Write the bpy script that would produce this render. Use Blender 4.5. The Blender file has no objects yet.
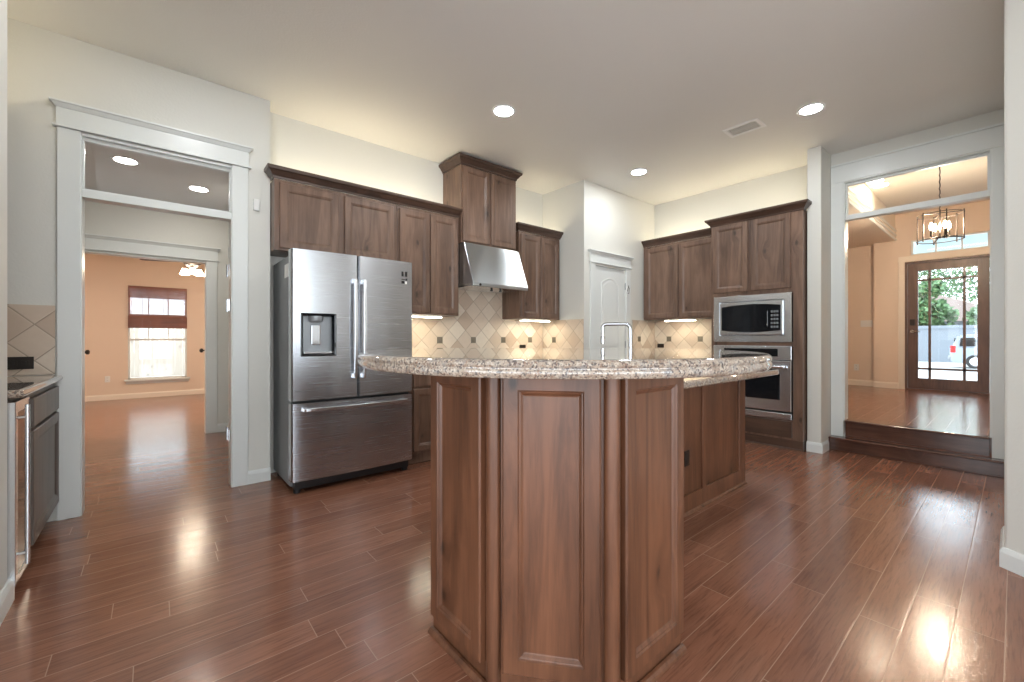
import bpy, bmesh, math, random
from mathutils import Vector, Matrix
random.seed(7)
SC = bpy.context.scene
COL = SC.collection
PI = math.pi

# ------------------------------------------------------------------ camera, sky, exposure
cam_d = bpy.data.cameras.new('camera'); cam = bpy.data.objects.new('camera', cam_d); COL.objects.link(cam)
cam.location = (0, 0, 1.138)
cam.rotation_euler = (PI / 2, 0, math.radians(49.85 - 90))
cam_d.sensor_width = 36.0; cam_d.lens = 424.7 * 36 / 1024; cam_d.shift_y = -2.6 / 1024
cam_d.clip_start = 0.02; cam_d.clip_end = 300
SC.camera = cam
SC.view_settings.view_transform = 'Standard'
SC.view_settings.look = 'None'
SC.view_settings.gamma = 1
SC.view_settings.exposure = 1.0
SC.view_settings.use_curve_mapping = False
W = bpy.data.worlds.new('sky'); SC.world = W; W.use_nodes = True
bg = W.node_tree.nodes['Background']; bg.inputs[0].default_value = (0.86, 0.94, 1.0, 1); bg.inputs[1].default_value = 3.5
CAN = 102.0          # recessed lamp strength

# ------------------------------------------------------------------ node helpers
class N:
    def __init__(s, name):
        s.m = bpy.data.materials.new(name); s.m.use_nodes = True
        s.t = s.m.node_tree; s.t.nodes.clear()
        s.out = s.t.nodes.new('ShaderNodeOutputMaterial')
    def n(s, typ, ins=None, **kw):
        nd = s.t.nodes.new('ShaderNode' + typ)
        for k, v in kw.items(): setattr(nd, k, v)
        for k, v in (ins or {}).items():
            s.set(nd.inputs[k], v)
        return nd
    def set(s, sock, v):
        if isinstance(v, bpy.types.NodeSocket): s.t.links.new(v, sock)
        elif isinstance(v, bpy.types.Node): s.t.links.new(v.outputs[0], sock)
        else:
            if isinstance(v, (tuple, list)) and len(v) == 3 and sock.type == 'RGBA': v = (*v, 1)
            sock.default_value = v
    def math(s, op, a, b=0.0, c=0.0, clamp=False):
        nd = s.n('Math', {0: a, 1: b, 2: c}, operation=op); nd.use_clamp = clamp
        return nd.outputs[0]
    def mix(s, f, a, b, blend='MIX'):
        nd = s.t.nodes.new('ShaderNodeMix'); nd.data_type = 'RGBA'; nd.blend_type = blend
        s.set(nd.inputs[0], f); s.set(nd.inputs[6], a); s.set(nd.inputs[7], b)
        return nd.outputs[2]
    def ramp(s, f, stops):
        nd = s.t.nodes.new('ShaderNodeValToRGB'); s.set(nd.inputs[0], f)
        e = nd.color_ramp.elements
        while len(e) < len(stops): e.new(0.5)
        for el, (p, c) in zip(e, stops):
            el.position = p; el.color = (*c, 1) if not isinstance(c, (int, float)) else (c, c, c, 1)
        return nd.outputs[0]
    def coord(s, which='Object', scale=(1, 1, 1), rot=(0, 0, 0), shift=False):
        tc = s.n('TexCoord'); v = tc.outputs[which]
        if shift:
            oi = s.n('ObjectInfo')
            k = s.n('VectorMath', {0: oi.outputs['Random'], 1: (37.0, 53.0, 71.0)}, operation='MULTIPLY')
            v = s.n('VectorMath', {0: v, 1: k.outputs[0]}, operation='ADD').outputs[0]
        mp = s.n('Mapping', {'Vector': v, 'Scale': scale, 'Rotation': rot})
        return mp.outputs[0]
    def noise(s, v, scale, detail=4, rough=.55, dist=0.0, out=0):
        return s.n('TexNoise', {'Vector': v, 'Scale': scale, 'Detail': detail, 'Roughness': rough, 'Distortion': dist}).outputs[out]
    def bump(s, h, strength=.2, dist=.01, normal=None):
        nd = s.n('Bump', {'Height': h, 'Strength': strength, 'Distance': dist})
        if normal is not None: s.set(nd.inputs['Normal'], normal)
        return nd.outputs[0]
    def pbr(s, **kw):
        p = s.n('BsdfPrincipled')
        names = {'color': 'Base Color', 'rough': 'Roughness', 'metal': 'Metallic', 'normal': 'Normal', 'spec': 'Specular IOR Level', 'coat': 'Coat Weight', 'coat_rough': 'Coat Roughness', 'aniso': 'Anisotropic', 'emit': 'Emission Color', 'emit_s': 'Emission Strength'}
        for k, v in kw.items(): s.set(p.inputs[names[k]], v)
        s.t.links.new(p.outputs[0], s.out.inputs[0])
        return s.m

def plain(name, color, rough=.5, metal=0.0, **kw):
    a = N(name); v = a.coord()
    f = a.noise(v, 40, 3)
    c = a.mix(.06, color, a.mix(f, (0, 0, 0), tuple(min(1, 1.7 * q) for q in color)))
    return a.pbr(color=c, rough=rough, metal=metal, **kw)
def emit(name, color, s):
    a = N(name); e = a.n('Emission', {0: (*color, 1), 1: s}); a.t.links.new(e.outputs[0], a.out.inputs[0]); return a.m
def paint(name, color, rough=.55, bump=.12):
    a = N(name); v = a.coord()
    f = a.noise(v, 75, 3, .5)
    g = a.noise(v, 1.3, 2)
    c = a.mix(a.math('MULTIPLY', g, .08), color, tuple(.86 * q for q in color))
    return a.pbr(color=c, rough=rough, normal=a.bump(f, bump, .006))
def wood(name, light, dark, rough=.38, knots=True, horizontal=False, coat=.15):
    a = N(name)
    base = a.coord(shift=True)
    sp = a.n('SeparateXYZ', {0: base})
    h = a.math('ADD', sp.outputs[0], sp.outputs[1])
    kc = a.n('CombineXYZ', {0: a.math('MULTIPLY', h, 3.4), 1: a.math('MULTIPLY', sp.outputs[2], 1.9)})
    vo = a.n('TexVoronoi', {'Vector': kc, 'Scale': 1.0, 'Randomness': 1.0}, voronoi_dimensions='2D')
    on = a.math('GREATER_THAN', a.n('SeparateColor', {0: vo.outputs['Color']}).outputs[0], .45)
    kd = a.noise(a.coord(scale=(40, 40, 18), shift=True), 1, 3)
    d = a.math('ADD', vo.outputs['Distance'], a.math('MULTIPLY', a.math('SUBTRACT', kd, .5), .10))
    halo = a.math('MULTIPLY', a.n('MapRange', {0: d, 1: .02, 2: .26, 3: 1.0, 4: 0.0}, interpolation_type='SMOOTHSTEP').outputs[0], on)
    core = a.math('MULTIPLY', a.n('MapRange', {0: d, 1: .012, 2: .065, 3: 1.0, 4: 0.0}).outputs[0], on)
    warp = a.n('CombineXYZ', {0: a.math('MULTIPLY', halo, .05), 2: a.math('MULTIPLY', halo, .10)})
    wv = a.n('VectorMath', {0: base, 1: warp}, operation='ADD').outputs[0]
    sc = (.8, 10, 10) if horizontal else (10, 10, .8)
    v = a.n('Mapping', {'Vector': wv, 'Scale': sc}).outputs[0]
    g1 = a.noise(v, 1.0, 6, .62, 1.4)
    g2 = a.noise(v, 7.0, 4, .6, .3)
    big = a.noise(a.coord(scale=(2.0, 2.0, .8), shift=True), 1.6, 3)
    f = a.math('ADD', a.math('MULTIPLY', g1, .60), a.math('MULTIPLY', g2, .22))
    f = a.math('ADD', f, a.math('MULTIPLY', big, .34))
    mid = tuple(.5 * p + .5 * q for p, q in zip(light, dark))
    c = a.ramp(f, [(.42, dark), (.56, mid), (.68, light), (.80, tuple(min(1, 1.12 * q) for q in light))])
    if knots:
        c = a.mix(a.math('MULTIPLY', halo, .42), c, dark)
        c = a.mix(a.math('MULTIPLY', core, .8), c, tuple(.30 * q for q in dark))
    return a.pbr(color=c, rough=rough, normal=a.bump(g2, .05, .004), coat=coat, coat_rough=.25)
def stainless(name, tint=(.80, .83, .87), rough=.22, vertical=True):
    a = N(name)
    v = a.coord(scale=(260, 260, 2) if not vertical else (2, 2, 260))
    g = a.noise(v, 1, 3)
    r = a.math('ADD', rough - .012, a.math('MULTIPLY', g, .025))
    m = a.pbr(color=tint, rough=r, metal=1.0, aniso=.85)
    p = [q for q in a.t.nodes if q.type == 'BSDF_PRINCIPLED'][0]
    p.inputs['Anisotropic Rotation'].default_value = .25
    a.set(p.inputs['Tangent'], a.n('Tangent', direction_type='RADIAL', axis='Z'))
    return m
def glass(name, tint=(.95, .98, 1), refl=1.0):
    a = N(name)
    tr = a.n('BsdfTransparent', {0: (*tint, 1)}); gl = a.n('BsdfGlossy', {0: (1, 1, 1, 1), 1: .02})
    fr = a.n('Fresnel', {'IOR': 1.45})
    mx = a.n('MixShader', {0: a.math('MULTIPLY', fr.outputs[0], refl), 1: tr, 2: gl})
    a.t.links.new(mx.outputs[0], a.out.inputs[0]); return a.m

# ------------------------------------------------------------------ materials
M = {}
M['wall'] = paint('warm_white_wall', (.68, .67, .62))
M['ceil'] = paint('ceiling_paint', (.77, .76, .73), bump=.2)
M['peach'] = paint('peach_wall', (.74, .61, .50))
M['peachc'] = paint('peach_ceiling', (.80, .72, .62))
M['trim'] = paint('white_trim', (.72, .74, .72), rough=.3, bump=.02)
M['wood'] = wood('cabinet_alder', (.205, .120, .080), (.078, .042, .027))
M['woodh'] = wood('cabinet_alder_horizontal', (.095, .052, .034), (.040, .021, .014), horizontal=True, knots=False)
M['woodi'] = wood('island_alder', (.172, .070, .035), (.060, .023, .011))
M['woodg'] = wood('grey_brown_cabinet', (.13, .105, .09), (.06, .047, .04), knots=False)
M['wooddoor'] = wood('stained_entry_door', (.16, .085, .055), (.07, .035, .024), knots=False)
M['steel'] = stainless('brushed_steel')
M['steelv'] = stainless('brushed_steel_fridge', (.53, .545, .575), rough=.27)
M['steelh'] = stainless('brushed_steel_hood', (.46, .49, .51), rough=.30)
M['chrome'] = plain('chrome', (.50, .51, .53), .12, 1.0)
M['greyside'] = plain('fridge_side_grey', (.23, .24, .25), .42, .3)
M['dispgrey'] = plain('dispenser_grey', (.36, .38, .40), .35, .3)
M['black'] = plain('black_plastic', (.012, .012, .013), .35)
M['blackglass'] = plain('black_glass', (.008, .009, .011), .06)
M['dark'] = plain('dark_bronze', (.035, .028, .024), .4, .6)
M['ventwhite'] = plain('white_enamel', (.90, .90, .89), .4)
M['pewter'] = plain('pewter', (.20, .17, .13), .4, .5)
M['whiteplastic'] = plain('white_plastic', (.78, .78, .76), .35)
M['label'] = plain('paper_label', (.8, .8, .78), .6)
M['glass'] = glass('clear_glass')
M['tglass'] = glass('transom_glass', (.95, .95, .96), 1.3)
M['can'] = emit('lamp_lens', (.95, .98, 1.0), CAN)
M['warmcan'] = emit('warm_lamp_lens', (1, .84, .64), 75)
M['fillcan'] = emit('bedroom_fill_lens', (1, .86, .70), 400)  # glow of the added, unseen bedroom fill lamps
M['hallcan'] = emit('hall_lamp_lens', (1, .95, .88), 46)
M['strip'] = emit('cabinet_strip', (1, .93, .72), 26)
M['uplight'] = emit('cabinet_top_strip', (1, .86, .60), 11)
M['bulb'] = emit('warm_bulb', (1, .80, .58), 440)
M['fanshade'] = emit('frosted_lamp_shade', (1, .84, .64), 42)

def floor_mat():
    a = N('hand_scraped_planks')
    tc = a.n('TexCoord'); sp = a.n('SeparateXYZ', {0: tc.outputs['Object']})
    x, y = sp.outputs[0], sp.outputs[1]
    PW, PL = .13, 1.15
    yy = a.math('DIVIDE', a.math('SUBTRACT', y, .285 - 13), PW)
    row = a.math('FLOOR', yy); fy = a.math('FRACT', yy)
    r1 = a.n('TexWhiteNoise', {'W': row}, noise_dimensions='1D').outputs[0]
    xx = a.math('ADD', a.math('DIVIDE', x, PL), a.math('MULTIPLY', r1, 9.0))
    col = a.math('FLOOR', xx); fx = a.math('FRACT', xx)
    cv = a.n('CombineXYZ', {0: row, 1: col})
    wn = a.n('TexWhiteNoise', {'Vector': cv}, noise_dimensions='2D')
    pid = wn.outputs[0]
    ey = a.math('MULTIPLY', a.math('MINIMUM', fy, a.math('SUBTRACT', 1.0, fy)), PW)
    ex = a.math('MULTIPLY', a.math('MINIMUM', fx, a.math('SUBTRACT', 1.0, fx)), PL)
    e = a.math('MINIMUM', ey, ex)
    seam = a.n('MapRange', {0: e, 1: .0006, 2: .0022, 3: 1.0, 4: 0.0}).outputs[0]
    bev = a.n('MapRange', {0: e, 1: 0.0, 2: .006, 3: 0.0, 4: 1.0}, interpolation_type='SMOOTHSTEP').outputs[0]
    off = a.n('VectorMath', {0: wn.outputs[1], 1: (17, 23, 5)}, operation='MULTIPLY')
    gv = a.n('VectorMath', {0: tc.outputs['Object'], 1: off.outputs[0]}, operation='ADD').outputs[0]
    g = a.noise(a.n('Mapping', {'Vector': gv, 'Scale': (2.2, 26, 1)}).outputs[0], 1, 6, .6, .8)
    g2 = a.noise(a.n('Mapping', {'Vector': gv, 'Scale': (5, 14, 1)}).outputs[0], 1, 3, .5, .4)
    f = a.math('ADD', a.math('MULTIPLY', g, .75), a.math('MULTIPLY', pid, .32))
    c = a.ramp(f, [(.26, (.175, .070, .041)), (.60, (.26, .112, .067)), (.95, (.34, .158, .10))])
    pore = a.noise(a.n('Mapping', {'Vector': gv, 'Scale': (7, 120, 1)}).outputs[0], 1, 3, .6, .4)
    c = a.mix(a.ramp(pore, [(.50, 0.0), (.66, .45)]), c, (.085, .034, .020))
    c = a.mix(a.math('MULTIPLY', seam, .75), c, (.46, .29, .20))
    scr = a.noise(a.n('Mapping', {'Vector': gv, 'Scale': (30, 48, 1)}).outputs[0], 1.0, 3, .55, 1.0)
    h = a.math('ADD', a.math('MULTIPLY', bev, .16), a.math('MULTIPLY', scr, .42))
    h = a.math('ADD', h, a.math('MULTIPLY', g, .12))
    h = a.math('ADD', h, a.math('MULTIPLY', pid, .0))
    nrm = a.bump(h, .17, .006)
    r = a.math('ADD', .11, a.math('MULTIPLY', g2, .15))
    return a.pbr(color=c, rough=r, normal=nrm, spec=.62)
M['floor'] = floor_mat()

def granite(name):
    a = N(name); v = a.coord()
    n1 = a.noise(v, 26, 4, .6, .5)
    n2 = a.noise(v, 120, 3, .6)
    n3 = a.noise(a.coord(scale=(1, 1.3, 1)), 210, 2, .6)
    vo = a.n('TexVoronoi', {'Vector': v, 'Scale': 210.0})
    sc = a.n('SeparateColor', {0: vo.outputs['Color']})
    c = a.ramp(n1, [(.35, (.27, .20, .155)), (.5, (.37, .30, .24)), (.66, (.27, .25, .235))])
    c = a.mix(a.ramp(sc.outputs[0], [(.60, 0.0), (.85, .7)]), c, (.54, .47, .39))
    c = a.mix(a.ramp(sc.outputs[1], [(.76, 0.0), (.82, .8)]), c, (.08, .07, .07))
    c = a.mix(a.ramp(n2, [(.58, 0.0), (.66, .75)]), c, (.23, .13, .085))
    c = a.mix(a.ramp(n3, [(.60, 0.0), (.66, .8)]), c, (.06, .05, .05))
    return a.pbr(color=c, rough=.03, spec=.6, coat=.6, coat_rough=.01)
M['granite'] = granite('granite')

def tiles(name, flat):
    # diamonds: 'flat' gives the two object axes of the wall plane
    a = N(name); tc = a.n('TexCoord'); sp = a.n('SeparateXYZ', {0: tc.outputs['Object']})
    h = sp.outputs[flat]; z = sp.outputs[2]
    T = .2225 / math.sqrt(2)
    p = a.math('DIVIDE', a.math('ADD', h, z), math.sqrt(2) * T)
    q = a.math('DIVIDE', a.math('SUBTRACT', h, z), math.sqrt(2) * T)
    fp, fq = a.math('FRACT', p), a.math('FRACT', q)
    cv = a.n('CombineXYZ', {0: a.math('FLOOR', p), 1: a.math('FLOOR', q)})
    wn = a.n('TexWhiteNoise', {'Vector': cv}, noise_dimensions='2D')
    e = a.math('MINIMUM', a.math('MINIMUM', fp, a.math('SUBTRACT', 1.0, fp)), a.math('MINIMUM', fq, a.math('SUBTRACT', 1.0, fq)))
    e = a.math('MULTIPLY', e, T)
    v = a.coord(); g = a.noise(v, 22, 4, .6)
    c = a.ramp(wn.outputs[0], [(.0, (.50, .375, .285)), (.5, (.62, .50, .395)), (1.0, (.74, .65, .54))])
    c = a.mix(a.math('MULTIPLY', g, .30), c, (.42, .32, .22))
    grout = a.n('MapRange', {0: e, 1: .0018, 2: .0035, 3: 1.0, 4: 0.0}).outputs[0]
    c = a.mix(a.math('MULTIPLY', grout, .8), c, (.30, .24, .18))
    bev = a.n('MapRange', {0: e, 1: .001, 2: .007, 3: 0.0, 4: 1.0}, interpolation_type='SMOOTHSTEP').outputs[0]
    return a.pbr(color=c, rough=.45, normal=a.bump(a.math('ADD', bev, a.math('MULTIPLY', g, .3)), .3, .004))
M['tilex'] = tiles('diamond_tile_x', 0)
M['tiley'] = tiles('diamond_tile_y', 1)

def leaf_mat():
    a = N('leaves'); g = a.noise(a.coord(), 3.0, 3)
    c = a.ramp(g, [(.3, (.03, .085, .03)), (.7, (.11, .20, .075))]); return a.pbr(color=c, rough=.6)
M['leaf'] = leaf_mat()
M['bark'] = wood('bark', (.16, .11, .08), (.07, .05, .035), rough=.9, knots=False)
M['porch'] = paint('porch_ceiling_paint', (.45, .62, .68), rough=.7)
M['fence'] = wood('fence_boards', (.42, .37, .31), (.32, .27, .22), rough=.8, coat=0)
M['concrete'] = paint('pale_concrete', (.30, .30, .29), rough=.9)
M['stucco'] = paint('grey_stucco', (.17, .19, .215), rough=.9)
M['roof'] = paint('pale_roof', (.26, .20, .18), rough=.9)
M['carpaint'] = plain('silver_car_paint', (.30, .34, .38), .2, .5)
M['tail'] = plain('red_lens', (.6, .02, .02), .2)
M['tyre'] = plain('tyre_rubber', (.02, .02, .02), .8)
M['bamboo'] = wood('bamboo_shade', (.30, .10, .055), (.13, .04, .025), rough=.6, horizontal=True, knots=False)

# ------------------------------------------------------------------ mesh helpers
class B:
    def __init__(s): s.bm = bmesh.new()
    def box(s, x0, x1, y0, y1, z0, z1):
        v = [s.bm.verts.new(p) for p in ((x0, y0, z0), (x1, y0, z0), (x1, y1, z0), (x0, y1, z0), (x0, y0, z1), (x1, y0, z1), (x1, y1, z1), (x0, y1, z1))]
        for f in ((3, 2, 1, 0), (4, 5, 6, 7), (0, 1, 5, 4), (1, 2, 6, 5), (2, 3, 7, 6), (3, 0, 4, 7)): s.bm.faces.new([v[i] for i in f])
        return s
    def loops(s, ls, cap0=True, cap1=True, closed=True):
        vs = [[s.bm.verts.new(p) for p in l] for l in ls]
        n = len(vs[0])
        for a, b in zip(vs, vs[1:]):
            for i in range(n if closed else n - 1):
                j = (i + 1) % n
                try: s.bm.faces.new((a[i], a[j], b[j], b[i]))
                except ValueError: pass
        if closed:
            if cap0: s.bm.faces.new(list(reversed(vs[0])))
            if cap1: s.bm.faces.new(vs[-1])
        return s
    def prism(s, poly, z0, z1):
        return s.loops([[(x, y, z0) for x, y in poly], [(x, y, z1) for x, y in poly]])
    def prism_x(s, poly, x0, x1):       # poly in (y, z)
        return s.loops([[(x0, y, z) for y, z in poly], [(x1, y, z) for y, z in poly]])
    def prism_y(s, poly, y0, y1):       # poly in (x, z)
        return s.loops([[(x, y0, z) for x, z in poly], [(x, y1, z) for x, z in poly]])
    def tube(s, pts, r, n=10, cap=True):
        pts = [Vector(p) for p in pts]; rs = r if isinstance(r, (list, tuple)) else [r] * len(pts)
        ls = []; prev = None
        for i, p in enumerate(pts):
            d = (pts[min(i + 1, len(pts) - 1)] - pts[max(i - 1, 0)]).normalized()
            if prev is None:
                u = d.orthogonal().normalized()
            else:
                u = (prev - d * prev.dot(d)).normalized()
            prev = u; w = d.cross(u)
            ls.append([p + (u * math.cos(2 * PI * k / n) + w * math.sin(2 * PI * k / n)) * rs[i] for k in range(n)])
        return s.loops(ls, cap, cap)
    def lathe(s, prof, c=(0, 0, 0), axis='z', n=20, cap=True):
        ls = []
        for r, h in prof:
            l = []
            for k in range(n):
                a = 2 * PI * k / n; p = (r * math.cos(a), r * math.sin(a), h)
                if axis == 'y': p = (p[0], h, p[1])
                if axis == 'x': p = (h, p[0], p[1])
                l.append((c[0] + p[0], c[1] + p[1], c[2] + p[2]))
            ls.append(l)
        return s.loops(ls, cap, cap)
    def sweep(s, path, prof, closed=False):
        # path (x, y); outward is the right hand side of travel; prof (out, z)
        n = len(path); ms = []
        for i in range(n):
            def nrm(a, b):
                d = Vector((b[0] - a[0], b[1] - a[1])).normalized(); return Vector((d.y, -d.x))
            if closed: n0 = nrm(path[i - 1], path[i]); n1 = nrm(path[i], path[(i + 1) % n])
            else:
                n0 = nrm(path[i - 1], path[i]) if i > 0 else None
                n1 = nrm(path[i], path[i + 1]) if i < n - 1 else None
                n0 = n0 or n1; n1 = n1 or n0
            m = (n0 + n1); m = m / max(.2, (1 + n0.dot(n1)))
            ms.append(m)
        rings = [[(path[i][0] + ms[i].x * o, path[i][1] + ms[i].y * o, z) for o, z in prof] for i in range(n)]
        vs = [[s.bm.verts.new(p) for p in l] for l in rings]; k = len(prof)
        for i in range(n if closed else n - 1):
            a, b = vs[i], vs[(i + 1) % n]
            for j in range(k): s.bm.faces.new((a[j], a[(j + 1) % k], b[(j + 1) % k], b[j]))
        if not closed: s.bm.faces.new(list(reversed(vs[0]))); s.bm.faces.new(vs[-1])
        return s
    def rects(s, w, h, seq, x=0, z=0, back=True):
        # concentric rectangles in the xz plane, seq of (inset, y)
        ls = [[(x + i, y, z + i), (x + w - i, y, z + i), (x + w - i, y, z + h - i), (x + i, y, z + h - i)] for i, y in seq]
        return s.loops(ls, back, True)
    def build(s, name, mat, parent=None, loc=None, bevel=0.0, smooth=False, rotz=0.0, seg=2, rot=None):
        bmesh.ops.recalc_face_normals(s.bm, faces=s.bm.faces[:])
        me = bpy.data.meshes.new(name); s.bm.to_mesh(me); s.bm.free()
        me.materials.append(M[mat] if isinstance(mat, str) else mat)
        o = bpy.data.objects.new(name, me); COL.objects.link(o)
        if parent is not None: o.parent = parent
        if loc is not None: o.location = loc
        if rotz: o.rotation_euler.z = rotz
        if rot: o.rotation_euler = rot
        if bevel:
            b = o.modifiers.new('bevel', 'BEVEL'); b.width = bevel; b.segments = seg; b.limit_method = 'ANGLE'; b.angle_limit = math.radians(40)
            b.harden_normals = False
        if smooth:
            for p in me.polygons: p.use_smooth = True
            if smooth != 'all':
                try: me.set_sharp_from_angle(angle=math.radians(35))
                except Exception: pass
        return o

def tag(o, label=None, cat=None, group=None, kind=None):
    if label: o['label'] = label
    if cat: o['category'] = cat
    if group: o['group'] = group
    if kind: o['kind'] = kind
    return o
def thing(name, label, cat, loc=(0, 0, 0), rotz=0.0, group=None, kind=None):
    o = bpy.data.objects.new(name, None); COL.objects.link(o); o.empty_display_size = .1
    o.location = loc; o.rotation_euler.z = rotz
    return tag(o, label, cat, group, kind)
def struct(name, b, mat, label=None, parent=None, **kw):
    o = b.build(name, mat, parent, **kw)
    if parent is None: o['kind'] = 'structure'; o['label'] = label or name.replace('_', ' '); o['category'] = name.split('_')[0]
    return o
def dup(root, loc, rotz=None, label=None):
    r = root.copy(); COL.objects.link(r); r.location = loc
    if rotz is not None: r.rotation_euler.z = rotz
    if label: r['label'] = label
    for ch in list(root.children):
        c = ch.copy(); COL.objects.link(c); c.parent = r
        for g in list(ch.children):
            d = g.copy(); COL.objects.link(d); d.parent = c
    return r

def door_b(w, h, t=.02, stile=.058):
    return B().rects(w, h, [(0, t), (0, .004), (.004, 0), (stile - .010, 0), (stile - .006, .0025), (stile, .003), (stile + .010, .010), (stile + .013, .010)])
def put_door(parent, x, z, w, h, mat, yf=-.021, stile=.058, name='door'):
    return door_b(w, h, .02, stile).build(name, mat, parent, loc=(x, yf, z))
CROWN = [(.0, .0), (.008, .0), (.012, .018), (.02, .024), (.040, .052), (.052, .060), (.056, .072), (.056, .085), (.0, .085)]
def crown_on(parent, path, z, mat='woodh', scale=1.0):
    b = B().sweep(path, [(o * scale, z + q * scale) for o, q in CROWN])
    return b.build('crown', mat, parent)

# ------------------------------------------------------------------ setting: floors and ceilings
H = 3.05
XR_ = 5.51
b = B()
b.box(-4.6, 5.40, -5.1, 4.0, -.12, 0)
b.box(-3.0, 2.6, 4.0, 10.85, -.12, 0)
fl = struct('floor', b, 'floor', 'glossy red-brown plank floor of the kitchen and hall')
b = B().box(XR_ + .002, 9.9, -1.7, 3.2, -.12, .30)
struct('floor_foyer', b, 'floor', 'raised plank floor of the entry hall')
struct('ceiling', B().box(-4.6, 5.56, -5.1, 4.16, H, H + .1), 'ceil', 'flat off-white kitchen ceiling')

# ------------------------------------------------------------------ kitchen walls
YL, YB, YP, XR, XD = 3.87, 4.06, 3.35, 5.51, 5.40
b = B()
b.box(-1.2, -.357, YL, YL + .13, 0, H); b.box(.457, .717, YL, YL + .13, 0, H); b.box(-.357, .457, YL, YL + .13, 2.452, H)
struct('wall_left', b, 'wall', 'white wall around the left doorway')
b = B().box(.62, XR + .1, YB, YB + .1, 0, H).box(.62, .717, YL + .13, YB, 0, H)
struct('wall_back', b, 'wall', 'white wall behind the refrigerator and range hood')
b = B()
b.box(3.96, 4.12, YP, YB, 0, H); b.box(4.12, 4.16, YP, YP + .1, 0, H); b.box(4.80, XR, YP, YP + .1, 0, H); b.box(4.16, 4.80, YP, YP + .1, 2.045, H)
struct('wall_pantry', b, 'wall', 'white boxed-out wall holding the pantry door')
struct('wall_right', B().box(XR, XR + .09, 1.361, YP + .1, 0, H), 'wall', 'white wall behind the oven cabinet')
struct('wall_end', B().box(5.05, XR + .09, 1.24, 1.36, 0, H), 'wall', 'white wall end between the oven cabinet and the raised entry', bevel=.008)
b = B()
b.box(XD, XR, 1.135, 1.24, 0, H); b.box(XD, XR, .0, .128, 0, H); b.box(XD, XR, .128, 1.135, 2.737, H)
struct('wall_entry', b, 'wall', 'white wall around the opening to the raised entry')
RB = [(3.235, .036), (5.395, .036), (5.395, -1.7), (2.3, -1.7), (2.3, -1.24)]
struct('wall_corner', B().prism(list(reversed(RB)), 0, H), 'wall', 'white wall corner at the right edge', bevel=.012)
struct('wall_front', B().box(-4.5, -.48, 1.4, 2.80, 0, H), 'wall', 'white wall end at the left edge', bevel=.012)
struct('wall_niche', B().box(-1.2, -1.10, 2.80, YL, 0, H), 'wall', 'white wall behind the bar niche')
# living area behind the camera, with tall windows
b = B()
b.box(2.3, 2.42, -5.1, -1.7, 0, H)
def holed_x(b, x0, x1, holes, y0, y1, z0, z1):        # wall along x with openings
    c = x0
    for h0, h1 in holes:
        b.box(c, h0, y0, y1, 0, H); b.box(h0, h1, y0, y1, 0, z0); b.box(h0, h1, y0, y1, z1, H); c = h1
    b.box(c, x1, y0, y1, 0, H)
holed_x(b, -4.6, 2.3, [(-4.4, -2.3), (-2.2, -.1), (.0, 2.1)], -5.1, -5.0, .15, 2.65)
c = -5.0
for h0, h1 in ((-4.8, -2.3), (-2.1, 1.0)):
    b.box(-4.6, -4.5, c, h0, 0, H); b.box(-4.6, -4.5, h0, h1, 0, .15); b.box(-4.6, -4.5, h0, h1, 2.65, H); c = h1
b.box(-4.6, -4.5, c, 1.4, 0, H)
struct('wall_rear', b, 'wall', 'white walls of the living area behind the camera')
def portal(name, loc, rot, sx, sy):
    l = bpy.data.lights.new(name, 'AREA'); l.shape = 'RECTANGLE'; l.size = sx; l.size_y = sy; l.cycles.is_portal = True
    o = bpy.data.objects.new(name, l); COL.objects.link(o); o.location = loc; o.rotation_euler = rot
for i, xc in enumerate((-3.35, -1.15, 1.05)): portal('window_daylight', (xc, -5.06, 1.4), (PI / 2, 0, PI), 2.1, 2.5)
for yc, yw in ((-3.55, 2.5), (-.55, 3.1)): portal('window_daylight', (-4.56, yc, 1.4), (PI / 2, 0, -PI / 2), yw, 2.5)

# baseboards
BP = [(0, 0), (.016, 0), (.016, .075), (.012, .088), (.006, .10), (0, .10)]
struct('baseboard_left', B().sweep([(.559, YL), (.717, YL)], BP), 'trim', 'white baseboard right of the left doorway')
struct('baseboard_front', B().sweep([(-.48, 1.5), (-.48, 2.80), (-.60, 2.80)], BP), 'trim', 'white baseboard of the left wall end')
struct('baseboard_right', B().sweep([(5.05, 1.362), (5.05, 1.24), (5.262, 1.24)], BP), 'trim', 'white baseboard of the wall end beside the oven cabinet')
struct('baseboard_corner', B().sweep([(3.6, .036), (3.235, .036), (2.302, -1.238)], BP), 'trim', 'white baseboard of the right wall corner')

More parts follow.
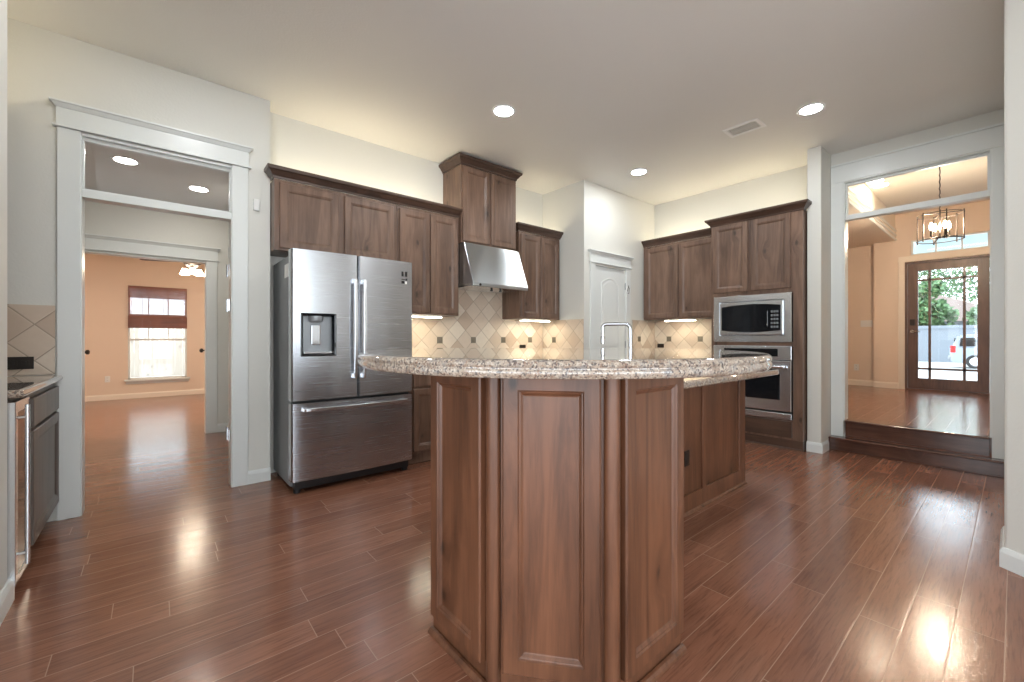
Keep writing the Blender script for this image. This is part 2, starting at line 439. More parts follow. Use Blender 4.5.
# ------------------------------------------------------------------ left doorway casing with transom
def doorway(name, label, x0, x1, y, zi, ztop, cw, bar=None, glassmat=None, depth=.13, capover=.04):
    t = thing(name, label, 'trim', (0, 0, 0), kind='structure')
    b = B()
    b.box(x0 - cw, x0, y - .020, y, 0, ztop - .16); b.box(x1, x1 + cw, y - .020, y, 0, ztop - .16)
    b.build('casing', 'trim', t, bevel=.003)
    b = B()
    b.box(x0 - cw - .004, x1 + cw + .004, y - .024, y, ztop - .148, ztop - .02)
    b.box(x0 - cw - .02, x1 + cw + .02, y - .036, y, ztop - .160, ztop - .148)
    b.sweep([(x0 - cw - .004, y), (x0 - cw - .004, y - .024), (x1 + cw + .004, y - .024), (x1 + cw + .004, y)], [(0, ztop - .04), (.006, ztop - .036), (.02, ztop - .015), (.028, ztop - .012), (.028, ztop), (0, ztop)])
    b.box(x0 - cw, x1 + cw, y - .03, y, ztop - .02, ztop)
    b.build('header', 'trim', t, bevel=.002)
    b = B()
    b.box(x0 - .001, x0 + .005, y - .012, y + depth, 0, zi); b.box(x1 - .005, x1 + .001, y - .012, y + depth, 0, zi); b.box(x0, x1, y - .012, y + depth, zi - .012, zi)
    b.build('jamb', 'trim', t)
    if bar:
        b = B().box(x0 + .005, x1 - .005, y - .012, y + .09, bar[0], bar[1])
        b.box(x0 + .005, x1 - .005, y + .018, y + .06, bar[1], bar[1] + .015); b.box(x0 + .005, x1 - .005, y + .018, y + .06, zi - .035, zi - .012)
        b.box(x0 + .005, x0 + .014, y + .018, y + .06, bar[1] + .015, zi - .035); b.box(x1 - .014, x1 - .005, y + .018, y + .06, bar[1] + .015, zi - .035)
        b.build('transom_bar', 'trim', t, bevel=.003)
        B().box(x0 + .010, x1 - .010, y + .038, y + .042, bar[1] + .01, zi - .03).build('transom_pane', glassmat, t)
    return t
t1 = doorway('trim_1', 'white doorway casing with glazed transom at the left', -.357, .457, YL, 2.452, 2.622, .105, (2.045, 2.095), 'tglass')
for z in (.35, 1.35, 1.62): B().box(.440, .4445, YL + .02, YL + .10, z, z + .09).lathe([(.006, z - .004), (.006, z + .094)], (.438, YL + .105, 0), 'z', 10).build('hinge', 'chrome', t1)

# hall beyond
HY = 6.25; HC = 2.70
b = B()
b.box(-3.0, -.565, HY, HY + .12, 0, 2.8); b.box(.480, 2.6, HY, HY + .12, 0, 2.8); b.box(-.565, .480, HY, HY + .12, 2.052, 2.8)
struct('wall_hall', b, 'wall', 'grey hall wall around the second doorway')
struct('wall_hall_side', B().box(.705, .80, 4.16, HY, 0, HC).box(-1.6, -1.5, 4.0, HY, 0, HC), 'wall', 'grey side walls of the small hall')
struct('ceiling_hall', B().box(-1.6, .715, 4.0, HY, HC, HC + .08), 'ceil', 'hall ceiling behind the transom')
doorway('trim_2', 'white casing of the second doorway', -.565, .480, HY, 2.052, 2.225, .108)
b = B().box(.683, .705, 5.98, 6.08, 0, 2.10).box(.683, .705, 5.08, 5.18, 0, 2.10).box(.680, .705, 5.06, 6.10, 2.10, 2.23)
struct('trim_3', b, 'trim', 'white door casing on the right side of the hall', bevel=.003)
struct('door_3', B().box(.690, .7045, 5.18, 5.98, .01, 2.10), 'trim', 'closed white door on the right side of the hall')
struct('baseboard_hall', B().sweep([(.588, HY), (.7045, HY)], BP), 'trim', 'white baseboard in the hall')

# bedroom
BY = 10.8
wx0, wx1, wz0, wz1 = -.372, .515, .36, 2.13
b = B()
b.box(-3.0, wx0, BY, BY + .14, 0, 2.8); b.box(wx1, 2.6, BY, BY + .14, 0, 2.8); b.box(wx0, wx1, BY, BY + .14, 0, wz0); b.box(wx0, wx1, BY, BY + .14, wz1, 2.8)
b.box(-3.1, -3.0, HY + .12, BY, 0, 2.8); b.box(2.6, 2.7, HY + .12, BY, 0, 2.8)
b.box(-3.0, -.68, HY + .121, HY + .13, 0, 2.8); b.box(.60, 2.6, HY + .121, HY + .13, 0, 2.8)
struct('wall_bedroom', b, 'peach', 'peach bedroom walls')
struct('ceiling_bedroom', B().box(-3.1, 2.7, HY, BY + .14, 2.8, 2.88), 'peachc', 'bedroom ceiling')
struct('baseboard_bedroom', B().sweep([(-3.0, BY), (2.6, BY)], BP), 'peachc', 'baseboard under the bedroom window')
w1 = thing('window_1', 'white sash window in the peach bedroom wall', 'window', kind='structure')
b = B()
for x in (wx0, wx1 - .03): b.box(x, x + .03, BY - .005, BY + .10, wz0, wz1)
b.box(wx0, wx1, BY - .005, BY + .10, wz0, wz0 + .03); b.box(wx0, wx1, BY - .005, BY + .10, wz1 - .03, wz1)
zm = 1.115
b.box(wx0, wx1, BY + .02, BY + .06, zm - .02, zm + .02)
b.build('window_frame', 'trim', w1, bevel=.003)
b = B()
for i in (1, 2): x = wx0 + (wx1 - wx0) * i / 3; b.box(x - .008, x + .008, BY + .03, BY + .05, zm, wz1)
b.box(wx0, wx1, BY + .03, BY + .05, 1.58, 1.60)
b.build('muntins', 'trim', w1)
B().box(wx0 - .05, wx1 + .05, BY - .06, BY - .0, wz0 - .035, wz0).box(wx0 - .03, wx1 + .03, BY - .018, BY, wz0 - .09, wz0 - .035).build('window_sill', 'trim', w1, bevel=.004)
B().box(wx0 + .02, wx1 - .02, BY + .036, BY + .040, wz0 + .02, wz1 - .02).build('pane', 'glass', w1)
portal('window_daylight', ((wx0 + wx1) / 2, BY + .15, 1.2), (PI / 2, 0, 0), .85, 1.7)
# bamboo roman shade
bl = thing('window_blind', 'reddish-brown woven bamboo shade half lowered over the bedroom window', 'blind', (0, BY - .03, 0))
b = B()
for k in range(14): b.box(wx0 + .004, wx1 - .004, -.012, .004, 1.905 + k * .0165, 1.920 + k * .0165)
b.build('valance', 'bamboo', bl)
b = B()
for k in range(23): z = 1.565 + k * .0148; b.box(wx0 + .006, wx1 - .006, -.003, .001, z, z + .0118)
for k in range(6): x = wx0 + .05 + k * (wx1 - wx0 - .1) / 5; b.box(x - .002, x + .002, -.004, .002, 1.56, 1.91)
b.build('woven_slats', 'bamboo', bl)
b = B()
for k in range(14): y = -.006 - .012 * (k % 3); b.box(wx0 + .002, wx1 - .002, y - .006, y + .01, 1.335 + k * .0165, 1.351 + k * .0165)
b.build('folded_hem', 'bamboo', bl)
# double doors folded open into the bedroom
def open_door(name, x, label, side):
    d = thing(name, label, 'door', (x, HY + .14, 0), kind='structure')
    b = B().box(0, .035, 0, .52, .012, 2.035); b.build('door_leaf', 'trim', d, bevel=.003)
    for sx in (-.04, .035 + .04):
        b = B().tube([(.0175, .46, .98), (sx, .46, .98)], .009, 8).lathe([(.012, -.02), (.027, -.008), (.027, .01), (.014, .02)], (sx, .46, .98), 'x', 12)
        b.build('knob', 'dark', d, smooth=True)
open_door('door_4', -.655, 'left white door standing open into the bedroom', -1)
open_door('door_5', .515, 'right white door standing open into the bedroom', 1)
# ceiling fan with light kit
fan = thing('ceiling_fan', 'ceiling fan with three glowing tulip shades in the bedroom', 'ceiling fan', (.47, 8.5, 2.8))
B().lathe([(.065, 0), (.06, -.04), (.015, -.06), (.014, -.34), (.05, -.36), (.11, -.40), (.12, -.46), (.09, -.50), (.05, -.52), (.04, -.55), (.0, -.56)]).build('motor', 'dark', fan, smooth=True)
for k in range(5):
    a = 2 * PI * k / 5 + .3
    b = B().prism([(.10, -.02), (.20, -.05), (.62, -.065), (.66, -.04), (.66, .04), (.62, .065), (.20, .05), (.10, .02)], -.447, -.440)
    b.build('blade', 'woodh', fan, rotz=a)
for k in range(3):
    a = 2 * PI * k / 3 + .5; c, s = math.cos(a), math.sin(a)
    b = B().tube([(.03 * c, .03 * s, -.54), (.08 * c, .08 * s, -.535), (.105 * c, .105 * s, -.56)], .008, 8)
    b.build('lamp_arm', 'dark', fan)
    b = B().lathe([(.022, 0), (.040, -.03), (.048, -.06), (.062, -.09), (.0, -.075)], (.11 * c, .11 * s, -.55), 'z', 14)
    b.build('lamp_shade', 'fanshade', fan, smooth=True)

# outlets, switches
def plate(name, label, cat, loc, rotz, mat, w=.07, h=.115, kind='outlet', sub='black'):
    t = thing(name, label, cat, loc, rotz)
    B().box(-w / 2, w / 2, -.006, 0, -h / 2, h / 2).build('cover_plate', mat, t, bevel=.002)
    n = max(1, round(w / .06)) if h < w * 2 and w > .09 else 1
    if kind == 'outlet':
        horiz = w > h
        for s in (-1, 1):
            cx, cz = (s * .024, 0) if horiz else (0, s * .024)
            B().box(cx - .015, cx + .015, -.0075, -.006, cz - .015, cz + .015).build('socket', mat, t, bevel=.003)
            b = B()
            for q in (-1, 1):
                if horiz: b.box(cx - .006, cx + .004, -.0082, -.0075, q * .006 - .0015, q * .006 + .0015)
                else: b.box(q * .006 - .0015, q * .006 + .0015, -.0082, -.0075, cz - .004, cz + .006)
            b.build('slots', sub, t)
    else:
        for i in range(n):
            x = (i - (n - 1) / 2) * .046
            B().box(x - .016, x + .016, -.010, -.006, -.032, .032).build('rocker', mat, t, bevel=.002)
    return t
plate('wall_outlet', 'white outlet on the peach bedroom wall left of the window', 'outlet', (-.652, BY - .001, .385), 0, 'whiteplastic', sub='dark')

# thermostat sensor beside left casing
t = thing('wall_sensor', 'small white sensor box high on the wall between the left doorway and the refrigerator', 'sensor', (.618, YL - .001, 2.19))
B().box(-.022, .022, -.022, 0, -.045, .045).build('housing', 'whiteplastic', t, bevel=.005)
B().box(-.012, .012, -.0235, -.022, -.036, -.02).build('lens', 'label', t)

# ------------------------------------------------------------------ bar niche at the far left
t = thing('bar_cabinet', 'grey-brown base cabinet with a drawer beside the left doorway', 'cabinet', (-.447, 3.80, 0), PI / 2)
t.location = (-.470, 3.085, 0)
def base_unit(t, w, d, mat, drawers=True, kick=.10, top=.868, doors=1):
    B().box(0, w, 0, d, kick, top).build('carcass', mat, t, bevel=.001)
    B().box(.0, w, .06, d, 0.002, kick - .001).build('toe_kick', mat, t)
    n = doors; g = .022; dw = (w - g * (n + 1)) / n
    for i in range(n):
        x = g + i * (dw + g)
        put_door(t, x, kick + .025, dw, top - kick - .21, mat)
        B().rects(dw, .14, [(0, .02), (0, .003), (.004, 0)], 0, 0).build('drawer', mat, t, loc=(x, -.021, top - .165))
base_unit(t, .765, .60, 'woodg')
t = thing('wine_cooler', 'dark glass under-counter wine cooler with a long steel bar handle', 'wine cooler', (-.490, 2.806, 0), PI / 2)
B().box(0, .274, .0, .58, .05, .866).build('carcass', 'black', t)
B().box(0, .274, .05, .55, .002, .049).build('base_grille', 'black', t)
B().rects(.270, .80, [(0, -.001), (0, -.028), (.004, -.031), (.036, -.031), (.038, -.028)], .002, .058).build('door', 'steel', t)
B().box(.042, .232, -.0285, -.0281, .10, .81).build('door_glass', 'blackglass', t)
b = B().tube([(.024, -.062, .14), (.024, -.062, .845)], .009, 12)
for z in (.19, .79): b.tube([(.024, -.062, z), (.024, -.030, z)], .006, 8)
b.build('handle', 'steel', t, smooth=True)
def slab(name, label, poly, z0, z1, mat='granite', r=.012):
    n = len(poly)
    def off(d):
        out = []
        for i in range(n):
            p0, p1, p2 = Vector(poly[i - 1]), Vector(poly[i]), Vector(poly[(i + 1) % n])
            a = (p1 - p0).normalized(); c = (p2 - p1).normalized()
            n0 = Vector((-a.y, a.x)); n1 = Vector((-c.y, c.x)); m = (n0 + n1) / max(.3, 1 + n0.dot(n1))
            out.append((p1.x + m.x * d, p1.y + m.y * d))
        return out
    hh = z1 - z0; r = min(r, hh / 2.001)
    seq = []
    for k in range(5):
        a = PI / 2 * k / 4; seq.append((r * (1 - math.sin(a)), z0 + r * (1 - math.cos(a))))
    for k in range(5):
        a = PI / 2 * k / 4; seq.append((r * (1 - math.cos(a)), z1 - r + r * math.sin(a)))
    seq += [(r + .003, z1), (r + .012, z1)]
    ls = [[(x, y, z) for x, y in off(d)] for d, z in seq]
    b = B().loops(ls); o = b.build(name, mat, smooth=True)
    return tag(o, label, 'worktop')
slab('worktop', 'granite worktop on the bar cabinet in the left niche', [(-1.09, 2.803), (-.434, 2.803), (-.434, YL - .025), (-1.09, YL - .025)], .875, .912, r=.018)
struct('wall_tile_niche', B().box(-1.09, -.470, YL - .012, YL - .001, .914, 1.342).box(-1.099, -1.09, 2.81, YL - .012, .914, 1.342), 'tilex', 'diamond tile backsplash left of the doorway')
plate('wall_outlet', 'dark bronze switch plate on the tile at the far left', 'outlet', (-.615, YL - .013, .99), 0, 'dark', w=.115, h=.075, kind='outlet')

# ------------------------------------------------------------------ refrigerator
FX, FY = 1.235, 3.36
fr = thing('refrigerator', 'large stainless french-door refrigerator with water dispenser', 'refrigerator', (FX, FY, 0))
hw = .478
B().box(-hw + .012, hw - .012, .10, .66, .04, 1.755).build('body', 'greyside', fr, bevel=.004)
def bowed(x0, x1, z0, z1, bow=.018, t=.085, n=14, rl=True, rr=True, into=None):
    # a door with a gently bowed front, bow across the full refrigerator width
    pts = []
    for i in range(n + 1):
        x = x0 + (x1 - x0) * i / n; pts.append((x, -bow * (1 - (x / hw) ** 2) + .0 ))
    e = .010
    poly = [(x0, .02)] + ([(x0 + .0015, pts[0][1] + e), (x0 + e, pts[0][1])] if rl else [pts[0]]) + pts[1:-1] + ([(x1 - e, pts[-1][1]), (x1 - .0015, pts[-1][1] + e)] if rr else [pts[-1]]) + [(x1, .02), (x1, t), (x0, t)]
    return (into or B()).prism(poly, z0, z1)
DX0, DX1, DZ0, DZ1 = -.418, -.168, 1.005, 1.325
b = bowed(-hw, DX0, .682, 1.79, n=6, rr=False)
bowed(DX1, -.003, .682, 1.79, n=8, rl=False, into=b); bowed(DX0, DX1, .682, DZ0, n=8, rl=False, rr=False, into=b); bowed(DX0, DX1, DZ1, 1.79, n=8, rl=False, rr=False, into=b)
dl = b.build('left_door', 'steelv', fr, smooth=True)
dr = bowed(.003, hw, .682, 1.79).build('right_door', 'steelv', fr, smooth=True)
dd = bowed(-hw, hw, .095, .662, n=24).build('freezer_drawer', 'steelv', fr, smooth=True)
for o in (dl, dr, dd): o['label'] = 'bowed stainless front'
B().box(-hw + .02, hw - .02, .05, .10, .655, .69).build('seal', 'black', fr)
b = B().box(-hw + .03, hw - .03, .03, .60, .03, .09)
for x in (-hw + .05, hw - .05): b.lathe([(.025, .001), (.025, .03)], (x, .06, 0), 'z', 12).lathe([(.025, .001), (.025, .03)], (x, .58, 0), 'z', 12)
b.build('base_grille', 'black', fr)
for x in (-.385, .385): B().box(x - .06, x + .06, .05, .18, 1.757, 1.79).build('hinge_cover', 'greyside', fr, bevel=.006)
for s, par in ((-1, dl), (1, dr)):
    x = s * .036; y0 = -.018
    pts = []
    for i in range(15):
        u = i / 14; z = .83 + u * .77; bulge = .058 - .020 * (2 * u - 1) ** 2
        pts.append((x, y0 - bulge, z))
    b = B()
    ls = []
    for (px, py, pz) in pts: ls.append([(px - .014, py + .008, pz), (px - .012, py - .006, pz), (px + .012, py - .006, pz), (px + .014, py + .008, pz)])
    b.loops(ls)
    for z in (.845, 1.585): b.box(x - .011, x + .011, y0 - .040, y0 + .002, z - .018, z + .018)
    b.build('handle', 'steel', par, bevel=.003)
ls = []
for i in range(21):
    u = i / 20; x = -.405 + .81 * u; q = (x / hw) ** 2
    y = -.018 * (1 - q) - .055 + .016 * (2 * u - 1) ** 2
    ls.append([(x, y + .008, .602), (x, y - .006, .605), (x, y - .006, .628), (x, y + .008, .631)])
b = B().loops(ls)
for x in (-.39, .39): b.box(x - .018, x + .018, -.052, -.002, .606, .628)
b.build('handle', 'steel', dd, bevel=.003)
# dispenser, recessed in the left door
x0, x1, z0, z1 = DX0, DX1, DZ0, DZ1
ya, yb = -.018 * (1 - (x0 / hw) ** 2), -.018 * (1 - (x1 / hw) ** 2)
def drect(i, y): return [(x0 + i, ya + y, z0 + i), (x1 - i, yb + y, z0 + i), (x1 - i, yb + y, z1 - i), (x0 + i, ya + y, z1 - i)]
b = B().loops([drect(.0005, .080), drect(.0005, -.002), drect(.006, -.004), drect(.014, -.002), drect(.022, .02)], False, False)
b.build('dispenser_frame', 'blackglass', dl)
B().box(x0 + .015, x1 - .015, .055, .075, z0 + .012, z1 - .012).build('dispenser_recess', 'dispgrey', dl)
B().lathe([(.052, z1 - .020), (.052, z1 - .045), (.045, z1 - .062), (.03, z1 - .066)], ((x0 + x1) / 2 - .01, .035, 0), 'z', 20).build('dispenser_spout', 'dispgrey', dl, smooth=True)
B().box((x0 + x1) / 2 - .042, (x0 + x1) / 2 + .022, .030, .040, z0 + .085, z1 - .085).build('dispenser_paddle', 'chrome', dl, bevel=.004)
B().box(x0 + .025, x1 - .025, .0, .056, z0 + .020, z0 + .034).build('drip_tray', 'steel', dl, bevel=.002)
# stickers
def sticker(x, z, w, h): return -.018 * (1 - (x / hw) ** 2) - .0012
x, z = .395, 1.665; y = sticker(x, z, 0, 0)
b = B()
for (dx, dz, w, h) in ((-.026, .0, .018, .040), (.008, .0, .018, .040), (-.026, -.030, .030, .008), (.012, -.034, .014, .016), (-.026, -.062, .026, .022)):
    b.box(x + dx, x + dx + w, y - .0006, y + .002, z + dz, z + dz + h)
b.build('sticker_mark', 'black', dr)
B().box(x + .006, x + .024, y - .0006, y + .002, z - .064, z - .042).build('sticker_label', 'label', dr)
B().box(-hw + .0108, -hw + .0118, .14, .26, 1.60, 1.70).build('side_label', 'label', fr)
B().box(-hw + .0108, -hw + .0118, .105, .125, .22, .36).build('side_label', 'label', fr)

# ------------------------------------------------------------------ upper cabinets
CY = 3.742     # carcass face; doors stand .021 proud
def upper(name, label, x0, x1, z0, z1, ndoor, depth=None, crown=True, y=CY, ends=(0, 0), dz=None, cz=None, gap=.012, rotz=0.0, edge=.022, back=YB - .002, mat='wood', rl=True, rr=True, loc=None, w=None, d=None, topgap=.03):
    w = x1 - x0 if w is None else w; d = back - y if d is None else d
    t = thing(name, label, 'cabinet', loc or (x0, y, z0), rotz)
    h = z1 - z0
    B().box(0, w, 0, d, 0, h).build('carcass', mat, t, bevel=.0015)
    dw = (w - 2 * edge - gap * (ndoor - 1)) / ndoor
    for i in range(ndoor): put_door(t, edge + i * (dw + gap), .018, dw, h - .018 - topgap, mat)
    if crown:
        path = []
        if rl: path.append((0, d if rl is True else rl))
        path += [(0, -.001), (w, -.001)]
        if rr: path.append((w, d if rr is True else rr))
        # outward is on the right of travel: left side goes towards the viewer
        crown_on(t, path, h, 'woodh')
    return t
upper('wall_cabinet', 'two-door wall cabinet above the refrigerator', .722, 1.742, 1.835, 2.395, 2, gap=.05, edge=.035, rr=False, rl=.10)
upper('wall_cabinet', 'tall two-door wall cabinet between refrigerator and range hood', 1.744, 2.428, 1.372, 2.395, 2, rl=False, rr=.30)
th = upper('hood_cabinet', 'tall two-door cabinet over the range hood reaching the ceiling', 2.431, 3.176, 2.135, 2.945, 2, y=3.70, edge=.012, gap=.02, topgap=.012)
upper('wall_cabinet', 'narrow two-door wall cabinet right of the range hood', 3.262, 3.945, 1.372, 2.395, 2, rr=.30, rl=.30)

# range hood
hd = thing('range_hood', 'sloped stainless range hood under the tall cabinet', 'range hood', (2.436, 0, 0))
wd = .742
pf, pb = 3.49, YB - .03
b = B().prism_x([(pf, 1.668), (pf, 1.700), (3.655, 2.130), (pb, 2.130), (pb, 1.690), (pf + .03, 1.690), (pf + .03, 1.668)], 0, wd)
b.build('canopy', 'steelh', hd, bevel=.004)
b = B().box(.03, wd - .03, pf + .05, pb - .05, 1.675, 1.689)
b.build('filter', 'steel', hd)
for x in (.31, .43): B().lathe([(.012, 1.674), (.012, 1.652), (.016, 1.648), (.016, 1.640)], (x, pf + .10, 0), 'z', 12).build('knob', 'black', hd)
B().lathe([(.014, 0), (.012, -.004)], (.09, pf - .0005, 1.684), 'y', 14).build('badge', 'dark', hd)

# base cabinets along the back wall and their worktop
for x0, x1, lab, nd in ((1.745, 2.43, 'brown base cabinet just right of the refrigerator', 1), (2.434, 3.20, 'brown base cabinet below the range hood', 2), (3.204, 3.955, 'brown base cabinet in the corner beside the pantry wall', 2)):
    t = thing('base_cabinet', lab, 'cabinet', (x0, 3.47, 0)); base_unit(t, x1 - x0, .585, 'wood', doors=nd)
slab('worktop', 'granite worktop along the back wall under the range hood', [(1.745, 3.43), (3.957, 3.43), (3.957, YB - .002), (1.745, YB - .002)], .873, .911, r=.016)
ck = thing('cooktop', 'gas cooktop set in the worktop below the range hood', 'cooktop', (2.82, 3.72, .912))
B().box(-.36, .36, -.22, .24, 0, .012).build('steel_top', 'steel', ck, bevel=.004)
for sx in (-.2, .2):
    for sy in (-.1, .12):
        b = B()
        for q in (-.07, 0, .07): b.box(sx + q - .005, sx + q + .005, sy - .1, sy + .1, .03, .04)
        b.box(sx - .09, sx + .09, sy - .1, sy - .09, .012, .04).box(sx - .09, sx + .09, sy + .09, sy + .1, .012, .04)
        b.build('grate', 'black', ck)

# backsplash
ts = thing('wall_tile_back', 'diamond-laid beige tile backsplash behind the cooktop', 'backsplash', (2.386, YB - .011, 1.119), kind='structure')
B().box(1.73 - 2.386, 2.43 - 2.386, 0, .010, .913 - 1.119, 1.370 - 1.119).box(2.43 - 2.386, 3.26 - 2.386, 0, .010, .913 - 1.119, 1.72 - 1.119).box(3.26 - 2.386, 3.948 - 2.386, 0, .010, .913 - 1.119, 1.370 - 1.119).build('tiles', 'tilex', ts)
def accents(t, pts, ax):
    for h in pts:
        b = B().rects(.070, .070, [(0, .004), (0, -.001), (.004, -.004), (.014, -.002), (.026, -.005)], -.035, -.035)
        o = b.build('accent_tile', 'pewter', t)
        if ax == 'x': o.location = (h, 0, 0)
        else: o.location = (0, h, 0); o.rotation_euler.z = -PI / 2
accents(ts, [-.445, 0, .445, .89, 1.335], 'x')
tp = thing('wall_tile_corner', 'diamond tile backsplash on the side of the pantry wall', 'backsplash', (3.949, 3.842, 1.119), kind='structure')
B().box(0, .010, YP + .002 - 3.842, YB - .012 - 3.842, .913 - 1.119, 1.372 - 1.119).build('tiles', 'tiley', tp)
accents(tp, [0], 'y')
tr = thing('wall_tile_right', 'diamond tile backsplash under the right-hand wall cabinets', 'backsplash', (XR - .011, 3.12, 1.13), kind='structure')
B().box(0, .010, 2.285 - 3.12, YP - .012 - 3.12, .913 - 1.13, 1.388 - 1.13).build('tiles', 'tiley', tr)
accents(tr, [0, -.445, -.80], 'y')
tq = thing('wall_tile_pantry', 'diamond tile strip right of the pantry door', 'backsplash', (5.08, YP - .011, 1.13), kind='structure')
B().box(4.96 - 5.08, XR - .001 - 5.08, 0, .010, .913 - 1.13, 1.388 - 1.13).build('tiles', 'tilex', tq)
accents(tq, [0.03], 'x')
plate('wall_outlet', 'dark outlet on the tile below the narrow cabinet right of the hood', 'outlet', (3.59, YB - .012, 1.03), 0, 'dark', w=.10, h=.055)
plate('wall_outlet', 'dark outlet on the tile near the pantry corner on the right', 'outlet', (XR - .012, 3.245, 1.035), -PI / 2, 'dark', w=.10, h=.055)

# under-cabinet strips
def strip(loc, w, rotz, label):
    t = thing('strip_light', label, 'light', loc, rotz, group=None)
    B().box(-w / 2, w / 2, 0, .045, .006, .024).build('housing', 'whiteplastic', t, bevel=.002)
    B().box(-w / 2 + .01, w / 2 - .01, -.002, .043, .002, .006).build('diffuser', 'strip', t)
strip((2.02, 3.80, 1.346), .50, 0, 'glowing strip light under the tall cabinet right of the refrigerator')
strip((3.60, 3.80, 1.346), .48, 0, 'glowing strip light under the narrow cabinet right of the hood')
strip((5.24, 2.83, 1.364), .42, -PI / 2, 'glowing strip light under the right-hand wall cabinet')

def uplight(loc, w, rotz, label):
    t = thing('strip_light', label, 'light', loc, rotz)
    B().box(-w / 2, w / 2, -.03, .03, .001, .02).build('housing', 'whiteplastic', t, bevel=.002)
    B().box(-w / 2 + .01, w / 2 - .01, -.022, .022, .0201, .024).build('diffuser', 'uplight', t)
uplight((1.58, 3.90, 2.396), 1.55, 0, 'warm strip light lying on top of the cabinets above the refrigerator')
uplight((3.60, 3.90, 2.396), .60, 0, 'warm strip light lying on top of the narrow cabinet right of the hood')
uplight((5.36, 2.78, 2.391), .95, -PI / 2, 'warm strip light lying on top of the wall cabinet left of the oven tower')
uplight((5.25, 1.82, 2.441), .75, -PI / 2, 'warm strip light lying on top of the oven tower')
t = upper('wall_cabinet', 'wall cabinet over the bar niche, hidden by the left wall end', 0, 0, 1.40, 2.40, 2, loc=(-.80, 2.83, 1.40), w=1.02, d=.298, rotz=PI / 2, rl=False, rr=False, mat='woodg')
uplight((-.95, 3.34, 2.401), .9, PI / 2, 'warm strip light lying on top of the niche cabinet, hidden by the left wall end')

# ------------------------------------------------------------------ pantry door
pt = thing('trim_4', 'white casing and header of the pantry door', 'trim', kind='structure')
b = B().box(4.065, 4.16, YP - .018, YP, 0, 2.068).box(4.80, 4.895, YP - .018, YP, 0, 2.068)
b.build('casing', 'trim', pt, bevel=.003)
b = B().box(4.06, 4.90, YP - .022, YP, 2.08, 2.195).box(4.045, 4.915, YP - .034, YP, 2.068, 2.08)
b.sweep([(4.06, YP), (4.06, YP - .022), (4.90, YP - .022), (4.90, YP)], [(0, 2.180), (.006, 2.184), (.022, 2.205), (.032, 2.208), (.032, 2.222), (0, 2.222)]).box(4.05, 4.91, YP - .03, YP, 2.195, 2.222)
b.build('header', 'trim', pt, bevel=.002)
pd = thing('door_1', 'white two-panel arched pantry door', 'door', (4.165, YP + .006, .012), kind='structure')
def arch_panel(b, x0, x1, z0, z1, rise, y, n=12):
    def ring(i, yy):
        pts = [(x0 + i, yy, z0 + i), (x1 - i, yy, z0 + i)]
        for k in range(n + 1):
            u = 1 - 2 * k / n
            pts.append(((x0 + x1) / 2 + u * ((x1 - x0) / 2 - i), yy, z1 - i - rise + rise * (1 - u * u)))
        return pts
    b.loops([ring(0, y + .004), ring(0, y - .001), ring(.006, y - .005), ring(.014, y - .005), ring(.026, y + .003), ring(.05, y - .003)], False, True)
b = B().box(0, .63, 0, .035, 0, 2.028)
arch_panel(b, .13, .50, .98, 1.90, .07, 0); arch_panel(b, .13, .50, .22, .85, .0, 0)
b.build('door_leaf', 'trim', pd, bevel=.002)
for z in (.25, 1.0, 1.77): B().lathe([(.007, z), (.007, z + .09)], (.632, -.008, 0), 'z', 10).build('hinge', 'chrome', pd)
b = B().tube([(.05, .0, .95), (.05, -.05, .95)], .01, 10).lathe([(.014, -.045), (.028, -.058), (.028, -.075), (.014, -.085)], (.05, 0, .95), 'y', 14)
b.build('knob', 'chrome', pd, smooth=True)
b = B().tube([(4.81, YP - .025, 1.76), (4.83, YP - .03, 1.84), (4.845, YP - .03, 1.80), (4.835, YP - .03, 1.735), (4.815, YP - .028, 1.735)], .005, 8)
b.build('latch', 'chrome', pt, smooth=True)

# ------------------------------------------------------------------ right wall cabinets, oven tower
upper('wall_cabinet', 'two-door wall cabinet between the pantry wall and the oven tower', 0, 0, 1.392, 2.39, 2, loc=(5.192, 3.322, 1.392), w=1.035, d=XR - 5.192 - .002, rotz=-PI / 2, rl=False, rr=False, edge=.04, gap=.016)
t = thing('base_cabinet', 'brown base cabinet under the right-hand worktop', 'cabinet', (4.96, 3.34, 0), -PI / 2); base_unit(t, 1.05, .54, 'wood', doors=2)
slab('worktop', 'granite worktop left of the oven tower', [(4.925, 2.288), (XR - .002, 2.288), (XR - .002, YP - .013), (4.925, YP - .013)], .873, .911, r=.016)
ov = thing('oven_cabinet', 'tall wooden cabinet housing the microwave and oven', 'cabinet', (4.965, 2.283, 0), -PI / 2)
OW, OD = .912, .54
b = B()
b.box(0, .036, 0, OD, .10, 2.44).box(OW - .086, OW, 0, OD, .10, 2.44)
b.box(.036, OW - .086, 0, OD, 1.612, 2.44).box(.036, OW - .086, 0, OD, .10, .300).box(.036, OW - .086, .0, OD, 1.062, 1.098).box(.036, OW - .086, OD - .02, OD, .30, 1.612)
b.build('carcass', 'wood', ov, bevel=.0015)
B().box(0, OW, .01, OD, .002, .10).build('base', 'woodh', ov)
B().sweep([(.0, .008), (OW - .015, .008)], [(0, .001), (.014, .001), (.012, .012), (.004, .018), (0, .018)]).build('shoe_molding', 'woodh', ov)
cw = (.796 - .03) / 2
put_door(ov, .024, 1.655, .375, .765, 'wood'); put_door(ov, .435, 1.655, .375, .765, 'wood')
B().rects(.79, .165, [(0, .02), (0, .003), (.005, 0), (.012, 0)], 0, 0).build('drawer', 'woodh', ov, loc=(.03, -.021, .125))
crown_on(ov, [(0, .15), (0, -.001), (OW, -.001), (OW, .08)], 2.425, 'woodh')
AW = .79                      # appliance opening width
